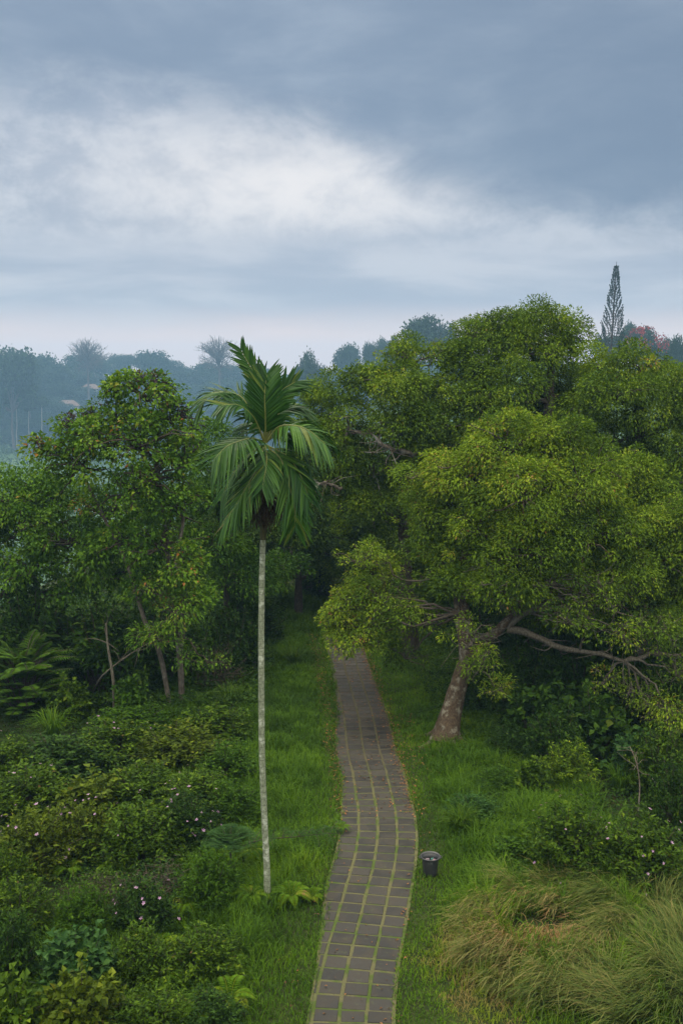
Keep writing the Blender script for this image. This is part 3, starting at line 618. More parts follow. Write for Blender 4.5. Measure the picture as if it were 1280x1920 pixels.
tree('shrub_tree', 'loose green tree half hidden behind the left side of the palm crown', 'tree', bH,
     [([np.array([bH[0], bH[1], float(H(bH[0], bH[1]))]), at(425, 1100, 36.5), at(415, 1000, 36.5), at(400, 900, 36.5)], [.13, .1, .08, .05])],
     lobesof([(395, 850, 36.5, 46, 50, 0), (440, 900, 36.5, 54, 50, -.05), (400, 950, 36, 56, 46, -.08), (470, 960, 36.5, 50, 50, -.12), (400, 1040, 35.5, 50, 44, -.12), (450, 1090, 36, 60, 40, -.15), (520, 1080, 37.5, 50, 40, -.1)]),
     M_heart, M_barkd, 135, per_m2=.5, clump=.55, Lr=(.10, .16), wr=.55, tint0=.44, gap=.18, frac=.4)

# ------------------------------------------------------------------ bushes
def bush_protos(seed, kind):
    """meshes for a one metre wide bush: foliage, stems, flowers"""
    rng = R(seed); fm = MB(); sm = MB()
    if kind in ('round', 'dark', 'big'):
        ns = {'round': 210, 'dark': 190, 'big': 110}[kind]
        d = sph(rng, ns, .55); d[:, 2] = np.abs(d[:, 2])
        tip = d*np.array([.52, .52, .95])*rng.uniform(.6, 1.12, ns)[:, None]+np.array([0, 0, .02])
        tip *= (1+.35*(fbm(d[:, 0]*2.2+5, d[:, 1]*2.2+5, seed)-.47))[:, None]*np.ones(3)
        for e in range(ns):
            b0 = np.array([d[e, 0]*.08, d[e, 1]*.08, 0]); c = spline([b0, (b0+tip[e])*.5+np.array([0, 0, .08]), tip[e]], 5)
            if e % 2 == 0: tube(sm, c, np.linspace(.010, .003, 5), 3)
            nl = 26 if kind != 'big' else 20
            t = rng.uniform(.55, 1.04, nl); P = np.stack([np.interp(t, np.linspace(0, 1, 5), c[:, k]) for k in range(3)], 1)+rng.normal(0, .028, (nl, 3))
            D = d[e]*.4+rng.normal(0, .75, (nl, 3))+np.array([0, 0, .15]); Nn = np.array([0, 0, 1.0])+rng.normal(0, .45, (nl, 3))
            L = rng.uniform(.045, .085, nl)*(1.5 if kind == 'big' else 1)
            leaves(fm, P, D, Nn, L, L*(.45 if kind != 'big' else .8), np.clip(.42+rng.normal(0, .1)+rng.normal(0, .16, nl), 0, 1))
    if kind == 'pinnate':      # long feather leaves, bright
        for e in range(130):
            a = rng.uniform(0, 2*math.pi); el = rng.uniform(.2, 1.3); ln = rng.uniform(.20, .38)
            hd = np.array([math.cos(a)*math.cos(el), math.sin(a)*math.cos(el), math.sin(el)]); o = np.array([hd[0]*.22, hd[1]*.22, rng.uniform(.1, .72)])
            c = spline([o, o+hd*ln*.6, o+hd*ln+np.array([hd[0], hd[1], -.5])*ln*.25], 9); tube(sm, c, np.linspace(.006, .002, 9), 3)
            t = np.linspace(.2, 1, 13); P = np.stack([np.interp(t, np.linspace(0, 1, 9), c[:, k]) for k in range(3)], 1)
            T = unit(np.gradient(P, axis=0)); S = unit(np.cross(T, [0, 0, 1.0]))
            for sg in (1, -1):
                L = .11*np.sin(math.pi*(t*.75+.2)); leaves(fm, P, T*.5+S*sg+np.array([0, 0, -.15]), np.tile([0, 0, 1.0], (13, 1)), L, L*.30, np.clip(rng.normal(.55, .15, 13), 0, 1))
            tube(sm, spline([[0, 0, 0], o*.5, o], 4), .008, 3)
    if kind == 'twig':         # half bare brown scrub
        for e in range(150):
            d = sph(rng, 1, .5)[0]; d[2] = abs(d[2]); tip = d*np.array([.55, .55, .8])*rng.uniform(.5, 1.1)
            c = wobble([0, 0, 0], tip, 7, .5, rng, .05); tube(sm, c, np.linspace(.008, .002, 7), 3)
            for _ in range(3):
                q = c[rng.integers(3, 7)]; tube(sm, wobble(q, q+sph(rng, 1)[0]*.16, 4, .4, rng), np.linspace(.004, .0015, 4), 3)
            nl = 7; P = tip+rng.normal(0, .05, (nl, 3)); L = rng.uniform(.04, .07, nl)
            leaves(fm, P, sph(rng, nl), sph(rng, nl, 1), L, L*.5, np.clip(rng.normal(.35, .2, nl), 0, 1))
    nf = 16
    d = sph(rng, nf, 1.0); fp = []; P = d*np.array([.55, .55, 1.0])*rng.uniform(1.02, 1.16, nf)[:, None]
    for e in range(nf): fp.append((P[e], unit(d[e]+np.array([0, -.6, .3])), rng.uniform(.6, 1.15)))
    return fm, sm, fp
PR = {}
def flower_mesh(seed):
    rng = R(seed); mb = MB(); v = [(0, 0, 0)]; f = []
    for k in range(5):
        a = k*2*math.pi/5; r = .046*rng.uniform(.85, 1.1); v += [(r*.6*math.cos(a-.5), r*.6*math.sin(a-.5), .006), (r*math.cos(a), r*math.sin(a), .012), (r*.6*math.cos(a+.5), r*.6*math.sin(a+.5), .006)]
        f.append([0, 1+3*k, 2+3*k, 3+3*k])
    mb.add(v, f, rng.random(5)); return mb.mesh('flower', M_flower)
FLW = [flower_mesh(s_) for s_ in (1, 2, 3)]
def proto(kind, v, leafm):
    key = (kind, v, leafm.name)
    if key not in PR:
        fm, sm, fl = bush_protos(500+v*13+{'round': 0, 'dark': 1, 'big': 2, 'pinnate': 3, 'twig': 4}[kind], kind)
        PR[key] = (fm.mesh('foliage', leafm), sm.mesh('stems', M_barkd), fl)
    return PR[key]
def bush(label, px, py, wpx, hm, kind='round', m=None, fl=False, v=0, name='bush', cat='bush', group=None, seed=0):
    g = gnd(px, py); Yd = g[1]; dia = wpx*mpp(Yd)
    o = empty(name, (g[0], g[1], float(H(g[0], g[1]))-.04), (px*7.3+py*3.1+seed) % 6.28); hm = hm*(1.3 if name == 'bush' else 1.1); o.scale = (dia*1.0, dia*1.0, hm); tag(o, label, cat, group)
    f, s, fw = proto(kind, v, m or M_bush); link('foliage', f, o); link('stems', s, o)
    if fl:
        sx = max(dia, .01)
        for k_, (p_, u_, sc_) in enumerate(fw):
            q_ = link('flower', FLW[(k_+seed) % 3], o); q_.location = tuple(p_)
            q_.rotation_euler = Vector(tuple(u_)).to_track_quat('Z', 'Y').to_euler(); q_.scale = (sc_/sx, sc_/sx, sc_/sx)
    return o
B = [ # label, x, y(base), width px, height m, kind, material, flowers, variant
 ('leafy bush cut by the lower left corner of the picture', 20, 1965, 170, 1.0, 'big', M_bush, False, 0),
 ('round-leaved bush at the bottom edge right of the corner bush', 150, 1950, 170, .95, 'big', M_bush, False, 1),
 ('low fine-leaved bush on the bottom edge below the ferns', 285, 1945, 170, .75, 'round', M_bush, False, 0),
 ('small bush at the bottom edge nearest the ferny verge', 400, 1925, 130, .5, 'round', M_bush, False, 1),
 ('bush with broad blue-green leaves and a single pink flower near the lower left', 150, 1860, 165, .9, 'big', M_blue, False, 0),
 ('dark bush at the left edge above the corner bush', 15, 1850, 140, 1.0, 'dark', M_bush, False, 2),
 ('mid-green bush right of the blue-green bush', 270, 1845, 150, .8, 'round', M_bush, False, 2),
 ('spreading bush beside the grassy verge below the palm foot', 385, 1830, 160, .7, 'round', M_bush, False, 3),
 ('bright leafy bush standing alone above the blue-green bush', 155, 1760, 120, .85, 'round', M_bright, False, 0),
 ('shaded bush by the left edge beside the bright leafy bush', 30, 1755, 150, .8, 'dark', M_bush, False, 0),
 ('bush with one violet flower in the middle of the left slope', 270, 1755, 130, .9, 'round', M_bush, True, 1),
 ('yellow-green bush just left of the palm foot', 395, 1700, 135, .95, 'round', M_bright, False, 1),
 ('brown half-bare scrub below the flowering bushes', 290, 1690, 170, .8, 'twig', M_bush, False, 0),
 ('brown twiggy scrub left of the violet-flowered bush', 190, 1700, 150, .7, 'twig', M_bush, False, 1),
 ('bush at the far left edge under the pink flowering bush', 10, 1690, 120, .9, 'round', M_bush, False, 3),
 ('bush thickly dotted with pink flowers near the left edge', 70, 1625, 170, 1.15, 'round', M_bush, True, 0),
 ('wide bush with pale pink flowers in the middle of the left slope', 265, 1615, 190, 1.15, 'round', M_bush, True, 2),
 ('pink-dotted bush right beside the feathery sapling', 350, 1585, 130, .95, 'round', M_bush, True, 3),
 ('plain green bush between the two pink flowering bushes', 165, 1605, 130, 1.0, 'dark', M_bush, True, 1),
 ('bush behind the feathery sapling close to the palm trunk', 440, 1540, 120, .75, 'round', M_bright, False, 2),
 ('bush with a few lilac flowers left of the palm trunk', 370, 1530, 150, .8, 'round', M_bush, True, 1),
 ('domed bush behind the pink flowering bush at the left', 60, 1520, 170, .95, 'round', M_bush, True, 3),
 ('bush with large round vine leaves in the left middle slope', 175, 1530, 150, .9, 'big', M_bush, False, 1),
 ('broad bush above the pale pink flowering bush', 270, 1515, 170, .95, 'round', M_bush, False, 0),
 ('leafy bush left of the trunk at mid height of the palm', 430, 1460, 130, .8, 'round', M_bright, False, 3),
 ('long low bush in front of the multi-stemmed tree', 330, 1440, 180, .9, 'round', M_bush, False, 2),
 ('yellowish bush below the dark thicket at the left', 110, 1450, 190, .8, 'round', M_bush, False, 1),
 ('bush at the left edge just below the dark thicket', 10, 1455, 150, .9, 'round', M_bush, True, 2),
 ('bush with white-pink blossoms below the multi-stemmed tree', 220, 1420, 160, .8, 'round', M_bush, True, 3),
 ('bright low bush below the stems of the multi-stemmed tree', 250, 1375, 160, .7, 'round', M_bright, False, 2),
 ('soft green bush between the stems and the palm trunk', 400, 1385, 150, .8, 'round', M_bush, False, 1),
]
for k, b in enumerate(B): bush(b[0], b[1], b[2], b[3], b[4], b[5], (b[6] if b[6] is not M_bush else (M_bush, M_bushy, M_bushd)[(0, 1, 0, 2, 1, 2, 0)[k % 7]]), b[7], b[8], seed=k)
TH = [
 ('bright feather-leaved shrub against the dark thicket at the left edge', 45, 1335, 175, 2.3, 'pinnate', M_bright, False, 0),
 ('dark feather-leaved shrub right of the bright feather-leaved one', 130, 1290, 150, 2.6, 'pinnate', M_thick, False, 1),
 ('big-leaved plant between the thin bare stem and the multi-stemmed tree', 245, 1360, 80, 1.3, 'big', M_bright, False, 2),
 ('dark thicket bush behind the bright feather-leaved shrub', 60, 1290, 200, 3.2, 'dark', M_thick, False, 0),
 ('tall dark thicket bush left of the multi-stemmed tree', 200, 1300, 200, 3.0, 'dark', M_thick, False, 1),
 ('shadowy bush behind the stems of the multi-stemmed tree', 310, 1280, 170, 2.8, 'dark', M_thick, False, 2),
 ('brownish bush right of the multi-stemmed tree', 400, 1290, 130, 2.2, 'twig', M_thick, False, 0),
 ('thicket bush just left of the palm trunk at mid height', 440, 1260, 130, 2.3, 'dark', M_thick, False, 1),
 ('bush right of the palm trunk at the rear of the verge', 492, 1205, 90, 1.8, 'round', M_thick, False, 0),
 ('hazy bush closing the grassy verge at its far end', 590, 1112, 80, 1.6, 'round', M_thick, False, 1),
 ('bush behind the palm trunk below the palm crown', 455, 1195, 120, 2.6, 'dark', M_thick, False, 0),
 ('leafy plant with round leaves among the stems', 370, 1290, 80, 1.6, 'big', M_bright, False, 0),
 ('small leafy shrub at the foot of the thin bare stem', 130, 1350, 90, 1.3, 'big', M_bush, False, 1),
 # right side, in the shade of the fig
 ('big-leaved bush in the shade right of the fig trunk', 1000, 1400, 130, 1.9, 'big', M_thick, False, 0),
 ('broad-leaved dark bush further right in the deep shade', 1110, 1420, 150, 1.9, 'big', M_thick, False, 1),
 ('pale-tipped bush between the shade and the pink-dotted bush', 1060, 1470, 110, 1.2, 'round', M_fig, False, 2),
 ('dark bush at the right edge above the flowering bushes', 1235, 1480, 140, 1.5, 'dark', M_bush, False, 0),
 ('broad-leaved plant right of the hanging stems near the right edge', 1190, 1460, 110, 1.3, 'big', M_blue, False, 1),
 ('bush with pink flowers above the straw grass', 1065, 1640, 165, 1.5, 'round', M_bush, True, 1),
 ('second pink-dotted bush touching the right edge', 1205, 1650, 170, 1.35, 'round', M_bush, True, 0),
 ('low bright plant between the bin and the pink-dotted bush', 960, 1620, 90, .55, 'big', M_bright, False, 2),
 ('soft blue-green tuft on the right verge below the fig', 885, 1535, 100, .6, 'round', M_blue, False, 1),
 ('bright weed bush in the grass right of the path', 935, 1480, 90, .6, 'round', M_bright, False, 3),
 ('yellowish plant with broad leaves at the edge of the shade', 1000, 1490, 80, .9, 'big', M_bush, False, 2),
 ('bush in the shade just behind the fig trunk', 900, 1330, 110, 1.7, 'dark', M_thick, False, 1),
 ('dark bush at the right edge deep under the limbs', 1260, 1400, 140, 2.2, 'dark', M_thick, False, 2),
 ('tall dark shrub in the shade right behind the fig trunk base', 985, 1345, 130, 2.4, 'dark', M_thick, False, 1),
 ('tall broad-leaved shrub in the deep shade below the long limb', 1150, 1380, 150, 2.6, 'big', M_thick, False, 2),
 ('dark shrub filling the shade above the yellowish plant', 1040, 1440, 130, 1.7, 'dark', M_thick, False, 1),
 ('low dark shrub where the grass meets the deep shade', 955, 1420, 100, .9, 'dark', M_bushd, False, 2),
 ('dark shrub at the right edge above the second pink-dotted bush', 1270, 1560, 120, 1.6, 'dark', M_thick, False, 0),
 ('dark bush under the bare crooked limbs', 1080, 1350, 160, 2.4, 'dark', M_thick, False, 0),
]
for k, b in enumerate(TH): bush(b[0], b[1], b[2], b[3], b[4], b[5], b[6], b[7], b[8], name='shrub', cat='shrub', seed=50+k)

# ferns: arching pinnate fronds from one foot
def fern_mesh(seed):
    rng = R(seed); fm = MB()
    for e in range(11):
        a = e*2*math.pi/11+rng.normal(0, .2); ln = rng.uniform(.4, .6); hd = np.array([math.cos(a), math.sin(a), 0])
        c = spline([[0, 0, 0], hd*ln*.35+np.array([0, 0, ln*.6]), hd*ln*.8+np.array([0, 0, ln*.62]), hd*ln*1.15+np.array([0, 0, ln*.3])], 14)
        tube(fm, c, np.linspace(.006, .002, 14), 3, .9)
        n = 22; t = np.linspace(.15, 1, n); P = np.stack([np.interp(t, np.linspace(0, 1, 14), c[:, k]) for k in range(3)], 1)
        T = unit(np.gradient(P, axis=0)); S = unit(np.cross(T, [0, 0, 1.0])); tt = np.clip(rng.normal(.65, .12)+rng.normal(0, .07, n), 0, 1)
        for sg in (1, -1):
            L = .15*np.sin(math.pi*(t*.8+.16)); leaves(fm, P, T*.35+S*sg, np.cross(T, S)*-1, L, L*.24, tt)
    return fm.mesh('fern', M_grass)
FM = [fern_mesh(601), fern_mesh(602)]
for k, (px, py, s, lb) in enumerate([(470, 1695, .9, 'fern just left of the palm foot'), (545, 1695, .8, 'yellow-green fern just right of the palm foot'), (585, 1690, .5, 'small fern between the palm foot and the path'),
        (350, 1715, .8, 'fern low among the bushes left of the palm foot'), (300, 1795, 1.0, 'fern in the dark gap above the lower bushes'), (385, 1915, .85, 'fern at the bottom edge left of the path'),
        (430, 1890, .9, 'brown-tipped fern at the bottom near the path'), (305, 1850, .8, 'fern below the bush with one violet flower'), (15, 1745, 1.0, 'fern at the left edge under the shaded bush'),
        (130, 1640, .7, 'fern in the shadow under the pink flowering bush'), (470, 1610, .9, 'fern between the feathery sapling and the palm trunk'), (640, 1560, .4, 'tiny fern at the left edge of the path'), (1165, 1385, 1.2, 'fern in the deep shade near the right edge')]):
    g = gnd(px, py); o = link('fern', FM[k % 2]); o.location = (g[0], g[1], float(H(g[0], g[1]))+.02); o.scale = (s, s, s); o.rotation_euler = (0, 0, k*1.7); tag(o, lb, 'fern')

# long-bladed grass tufts in the thicket and along the verges
def tuft_mesh(seed, m, L=(.7, 1.1), n=140, w=(.016, .026)):
    rng = R(seed); a = rng.uniform(0, 6.28, n); r = rng.random(n)*.16; mb = MB()
    P = np.stack([np.cos(a)*r, np.sin(a)*r, 0*a], 1); D = np.stack([np.cos(a)*.5*rng.random(n), np.sin(a)*.5*rng.random(n), 1+0*a], 1)
    blades(mb, P, D, rng.uniform(.3, 1.2, n), rng.uniform(L[0], L[1], n), rng.uniform(w[0], w[1], n), np.clip(rng.normal(.45, .15, n), 0, 1)); return mb.mesh('tuft', m)
TM = [tuft_mesh(611, M_grass), tuft_mesh(612, M_bush)]
for k, (px, py, s, lb) in enumerate([(165, 1300, 1.5, 'long-bladed grass tuft in the dark thicket left of the bare stem'), (210, 1250, 1.4, 'grass tuft behind the thin bare stem'), (390, 1220, 1.7, 'long-bladed grass tuft right of the multi-stemmed tree'),
        (430, 1330, 1.1, 'grass tuft at the foot of the thicket left of the palm trunk'), (100, 1385, 1.2, 'dry grass tuft under the bright feather-leaved shrub'), (550, 1250, 1.0, 'grass tuft at the rear left verge of the path'),
        (1100, 1620, 1.1, 'grass tuft in front of the pink-dotted bush'), (860, 1560, .8, 'grass tuft on the right verge behind the bin'), (1160, 1480, 1.0, 'tuft of blades in the shade by the hanging stems')]):
    g = gnd(px, py); o = link('grass_tuft', TM[k % 2]); o.location = (g[0], g[1], float(H(g[0], g[1]))-.02); o.scale = (s, s, s); o.rotation_euler = (0, 0, k*2.1); tag(o, lb, 'grass tuft')

# thin bare stems
def stem(name, label, cat, pts, rad, m, seed, twigs=3):
    p = spline(pts, 12); base = p[0].copy(); o = empty(name, base); tag(o, label, cat); mb = MB(); rng = R(seed)
    tube(mb, p-base, np.linspace(rad, rad*.5, 12), 6, rough=.1)
    for k in range(twigs):
        q = p[rng.integers(6, 12)]-base; e = q+unit(rng.normal(0, 1, 3)+np.array([0, 0, .5]))*rng.uniform(.3, .8); tube(mb, wobble(q, e, 5, .3, rng), np.linspace(rad*.4, .004, 5), 4)
    mb.build('stem', m, o, True); return o
stem('dead_sapling', 'thin upright pale dead stem in the thicket at the left', 'dead stem', [gnd(216, 1352), at(212, 1270, 29.2), at(203, 1215, 29.3), at(199, 1168, 29.4)], .055, M_twig, 1)
stem('fallen_branch', 'slanting dry branch leaning right of the thin upright stem', 'branch', [gnd(172, 1305), at(190, 1270, 29.5), at(225, 1240, 29.5), at(262, 1215, 29.4)], .03, M_twig, 2, 8)
stem('dry_stems', 'brown dry stems hanging beside the shade near the right edge', 'dead stem', [gnd(1196, 1520), at(1198, 1470, 23.4), at(1192, 1430, 23.6), at(1180, 1400, 24)], .02, M_bark, 3, 9)

# ------------------------------------------------------------------ feathery sapling beside the palm
g0 = gnd(433, 1640); Yf = float(g0[1]); o = empty('feathery_sapling', g0); tag(o, 'thin dark-stemmed sapling with a feathery blue-green umbrella crown left of the palm trunk', 'sapling')
rng = R(71); sm = MB(); fm = MB()
fork = at(432, 1598, Yf); tube(sm, spline([g0, at(434, 1620, Yf), fork], 6)-g0, [.026, .024, .023, .022, .021, .020], 6)
arm = [fork, at(465, 1582, Yf-.15), at(500, 1573, Yf-.35), at(545, 1570, Yf-.4), at(590, 1565, Yf-.45), at(632, 1562, Yf-.5)]
ap = spline(arm, 16); tube(sm, ap-g0, np.linspace(.017, .005, 16), 5)
def feather(s, e, n=30, ln=.13):
    c = spline([s, (s+e)/2+np.array([0, 0, .10]), e], 10); tube(sm, c-g0, np.linspace(.006, .0015, 10), 3)
    t = np.linspace(.1, 1, n); P = np.stack([np.interp(t, np.linspace(0, 1, 10), c[:, k]) for k in range(3)], 1)-g0
    T = unit(np.gradient(P, axis=0)); S = unit(np.cross(T, [0, 0, 1.0])+1e-5)
    for sg in (1, -1):
        for q in (0, 1, 2):
            P2 = P+S*sg*ln*.3*q; L = np.full(n, ln*.45); leaves(fm, P2, T*.6+S*sg+rng.normal(0, .15, (n, 3)), np.tile([0, 0, 1.0], (n, 1)), L, L*.16, np.clip(rng.normal(.5, .2, n), 0, 1), .05)
for k in range(70):
    a = rng.uniform(0, 6.28); el = rng.uniform(.15, 1.2); e = fork+np.array([math.cos(a)*math.cos(el)*.62, math.sin(a)*math.cos(el)*.62, .12+math.sin(el)*.42])
    feather(fork+np.array([math.cos(a)*.05, math.sin(a)*.05, .10]), e)
for k in range(3, 16):
    for _ in range(3):
        e = ap[k]+np.array([rng.uniform(-.1, .25), rng.normal(0, .22), rng.uniform(-.08, .14)]); feather(ap[k], e, 16, .10)
sm.build('stem', M_barkd, o, True); fm.build('foliage', M_blue, o)

# ------------------------------------------------------------------ the areca palm
gp = gnd(502, 1696); YP = float(gp[1]); palm = empty('areca_palm', gp)
tag(palm, 'tall slender palm with pale lichened trunk standing alone left of the path', 'palm')
tp = spline([gp, at(500, 1620, YP), at(496, 1540, YP), at(491, 1400, YP), at(490, 1250, YP), at(490.5, 1120, YP), at(493, 1010, YP)], 90)
mb = MB(); rr = np.interp(np.linspace(0, 1, 90), [0, .04, .3, .7, 1], [.082, .068, .062, .060, .054])
rr = rr*(1+.035*(np.arange(90) % 3 == 0)); tube(mb, tp-gp, rr, 14, rough=.03); mb.build('trunk', M_palmt, palm, True)
sh = spline([at(493, 1012, YP), at(495, 960, YP), at(497, 900, YP), at(500, 845, YP)], 12)
mb = MB(); tube(mb, sh-gp, np.interp(np.linspace(0, 1, 12), [0, .2, .6, 1], [.056, .075, .08, .05]), 12); mb.build('crownshaft', M_shaft, palm, True)
# brown hanging fruit stalks round the shaft
rng = R(81); mb = MB()
for k in range(170):
    a = rng.uniform(0, 6.28); s = at(497+rng.normal(0, 5), rng.uniform(925, 955), YP)+np.array([math.cos(a)*.09, math.sin(a)*.09, 0])
    e = s+np.array([math.cos(a)*rng.uniform(.02, .16)+rng.choice([-.10, .16, 0]), math.sin(a)*.12, -rng.uniform(.2, .52)])
    tube(mb, spline([s, (s+e)/2+np.array([math.cos(a)*.08, math.sin(a)*.08, .03]), e], 6)-gp, np.linspace(.012, .006, 6), 3)
mb.build('fruit_stalk', M_palmbrown, palm, True)
def zp(zx, zy): return 340+zx/4, 620+zy/4      # point read off the enlarged crown
def frond(ctrl, L=.62, n=30, gl=.55, w=.056, lift=.2, fwd=.6, t0=.12, tn=.5, seed=0, sides=(1, -1), upv=None):
    """ctrl: (zx, zy, depth offset); leaflets both sides with gravity gl"""
    rng = R(900+seed); P0 = [at(*zp(a, b), YP+d) for a, b, d in ctrl]; c = spline(P0, 24); mr_ = MB()
    tube(mr_, c-gp, np.linspace(.022, .005, 24), 5)
    o = mr_.build('frond', M_rachis, palm, True)
    t = np.linspace(t0, 1, n); P = np.stack([np.interp(t, np.linspace(0, 1, 24), c[:, k]) for k in range(3)], 1)-gp
    T = unit(np.gradient(P, axis=0)); ref = np.array(upv if upv is not None else [0, -.35, 1.0]); S = unit(np.cross(T, ref)); U = np.cross(S, T)
    mb = MB(); m = 6
    for sg in sides:
        ll = L*(.55+.45*np.sin(math.pi*np.clip(t*.78+.14, 0, 1)))*rng.uniform(.82, 1.12, n)
        d0 = unit(T*(fwd+.5*t[:, None]**2)+S*sg*.85+U*lift+rng.normal(0, .07, (n, 3)))
        s = np.linspace(0, 1, m); g = gl*rng.uniform(.35, 1.25, n)
        q = P[:, None, :]+d0[:, None, :]*(s[None, :, None]*ll[:, None, None])
        q[:, :, 2] -= (s[None, :]**2)*ll[:, None]*g[:, None]
        tang = unit(np.gradient(q, axis=1)); wd = unit(T[:, None, :]-tang*np.sum(T[:, None, :]*tang, -1, keepdims=True)+1e-6)
        prof = np.array([.45, .95, 1.0, .85, .55, .10])[None, :, None]*w*rng.uniform(.7, 1.2, (n, 1, 1))/2
        fold = np.cross(tang, wd)*prof*.35
        A = q+wd*prof-fold; Bv = q-wd*prof-fold
        v = np.stack([A, q, Bv], 2).reshape(n, m*3, 3)
        base = (np.arange(n)*m*3)[:, None]
        qs = []
        for e in range(m-1):
            for h in (0, 1): qs.append(base+np.array([e*3+h, e*3+h+1, e*3+h+4, e*3+h+3]))
        tt = np.clip(tn-.03+rng.normal(0, .12, n), 0, 1); tt = np.where(rng.random(n) < .03, .93, tt)
        mb.add(v.reshape(-1, 3), np.concatenate(qs), np.tile(tt, len(qs)))
    mb.build('leaflets', M_palm, o)
FR = [ # control points in crown coordinates
 dict(ctrl=[(625, 830, 0), (610, 640, -.05), (580, 400, -.05), (450, 150, 0)], L=.50, gl=.10, fwd=1.2, lift=.05, tn=.50, n=26, t0=.25, upv=[0, -1, .1]),
 dict(ctrl=[(630, 820, 0), (630, 650, -.15), (625, 480, -.2), (640, 330, -.1)], L=.62, gl=.10, fwd=.9, tn=.45, upv=[0, -1, .1]),
 dict(ctrl=[(635, 830, 0), (680, 620, -.1), (745, 460, -.1), (860, 380, 0)], L=.58, gl=.28, fwd=.9, tn=.45, upv=[0, -1, .3]),
 dict(ctrl=[(635, 830, 0), (670, 640, .3), (720, 500, .5), (790, 420, .8)], L=.5, gl=.25, fwd=.8, tn=.35, upv=[0, 1, .3]),
 dict(ctrl=[(620, 830, 0), (520, 600, .1), (420, 480, .2), (230, 470, .2), (150, 560, .2)], L=.62, gl=.45, fwd=.7, tn=.42, n=34),
 dict(ctrl=[(620, 830, 0), (540, 650, -.3), (430, 560, -.6), (300, 560, -.8)], L=.66, gl=.40, fwd=.75, tn=.38, upv=[0, -.8, 1]),
 dict(ctrl=[(625, 840, 0), (540, 810, -.3), (450, 825, -.6), (340, 870, -.8), (250, 960, -.9)], L=.70, gl=.62, fwd=.5, lift=.1, tn=.52, n=34),
 dict(ctrl=[(640, 840, 0), (720, 730, -.1), (830, 710, -.25), (950, 745, -.3), (1080, 850, -.35)], L=.72, gl=.70, fwd=.45, lift=.1, tn=.60, n=34),
 dict(ctrl=[(640, 840, 0), (720, 640, .2), (820, 560, .4), (930, 600, .5)], L=.6, gl=.8, fwd=.5, tn=.40),
 dict(ctrl=[(620, 870, 0), (590, 1000, -.35), (520, 1120, -.5), (440, 1260, -.5), (330, 1440, -.45)], L=.62, gl=.45, fwd=.8, lift=0, tn=.66, n=32),
 dict(ctrl=[(640, 870, 0), (740, 960, -.35), (800, 1130, -.45), (850, 1330, -.45), (850, 1480, -.4)], L=.60, gl=.35, fwd=.8, lift=0, tn=.62, n=32),
 dict(ctrl=[(640, 860, 0), (790, 940, -.2), (880, 1060, -.3), (950, 1230, -.3)], L=.66, gl=.45, fwd=.8, lift=0, tn=.5, n=30),
 dict(ctrl=[(610, 860, 0), (500, 940, .1), (400, 1060, .2), (310, 1230, .2)], L=.68, gl=.42, fwd=.8, lift=0, tn=.42, n=30),
 dict(ctrl=[(625, 860, 0), (560, 980, .4), (470, 1150, .6), (400, 1330, .6)], L=.62, gl=.6, fwd=.9, lift=0, tn=.35, n=28),
 dict(ctrl=[(640, 860, 0), (740, 1000, .4), (830, 1160, .6), (900, 1330, .6)], L=.62, gl=.6, fwd=.9, lift=0, tn=.35, n=28),
 dict(ctrl=[(630, 860, 0), (640, 960, -.5), (630, 1060, -.7), (610, 1160, -.8)], L=.45, gl=.4, fwd=.9, lift=0, tn=.5, n=22),
 dict(ctrl=[(640, 830, 0), (760, 760, .5), (860, 820, .9), (930, 960, 1.1)], L=.6, gl=.9, fwd=.5, tn=.32),
 dict(ctrl=[(630, 830, 0), (560, 700, .6), (480, 720, 1.0), (400, 860, 1.2)], L=.6, gl=.8, fwd=.5, tn=.32),
]
for k, f in enumerate(FR): frond(seed=k, **f)

# ------------------------------------------------------------------ the bin beside the path
gb = gnd(806, 1640); o = empty('rubbish_bin', (gb[0], gb[1], .0)); tag(o, 'small black plastic rubbish bin with a flared rim in the grass beside the path', 'bin')
M_bin = mat_plain('black_plastic', (.020, .021, .023), .42, .5, (.034, .034, .036), 5)
def lathe(prof, n=40, rib=None, tilt=0):
    mb = MB(); a = np.arange(n)*2*math.pi/n; v = []
    for r, z in prof:
        r_ = r*(1+(rib*(np.arange(n) % 4 < 2) if rib and z < .40 else 0)) if rib else np.full(n, r)
        v.append(np.stack([np.cos(a)*r_, np.sin(a)*r_, z+0*a], 1))
    v = np.concatenate(v); i = np.arange(len(prof)-1)[:, None]*n; j = np.arange(n)[None, :]; j2 = (j+1) % n
    mb.add(v, np.stack([i+j, i+j2, i+n+j2, i+n+j], -1).reshape(-1, 4)); return mb
b_ = lathe([(.0, .012), (.135, .012), (.142, .02), (.150, .12), (.160, .22), (.168, .31), (.174, .385), (.178, .40), (.170, .40), (.160, .30), (.145, .14), (.0, .13)], rib=.022).build('body', M_bin, o, True)
lathe([(.172, .395), (.178, .388), (.205, .392), (.217, .404), (.219, .420), (.212, .431), (.198, .428), (.180, .418), (.170, .405), (.172, .395)]).build('rim', M_bin, o, True)
for sx in (-1, 1):
    mb = MB(); tube(mb, spline([(sx*.20, -.05, .405), (sx*.235, -.035, .400), (sx*.240, .035, .400), (sx*.20, .05, .405)], 10), .010, 6); mb.build('handle', M_bin, o, True)
rng = R(90)
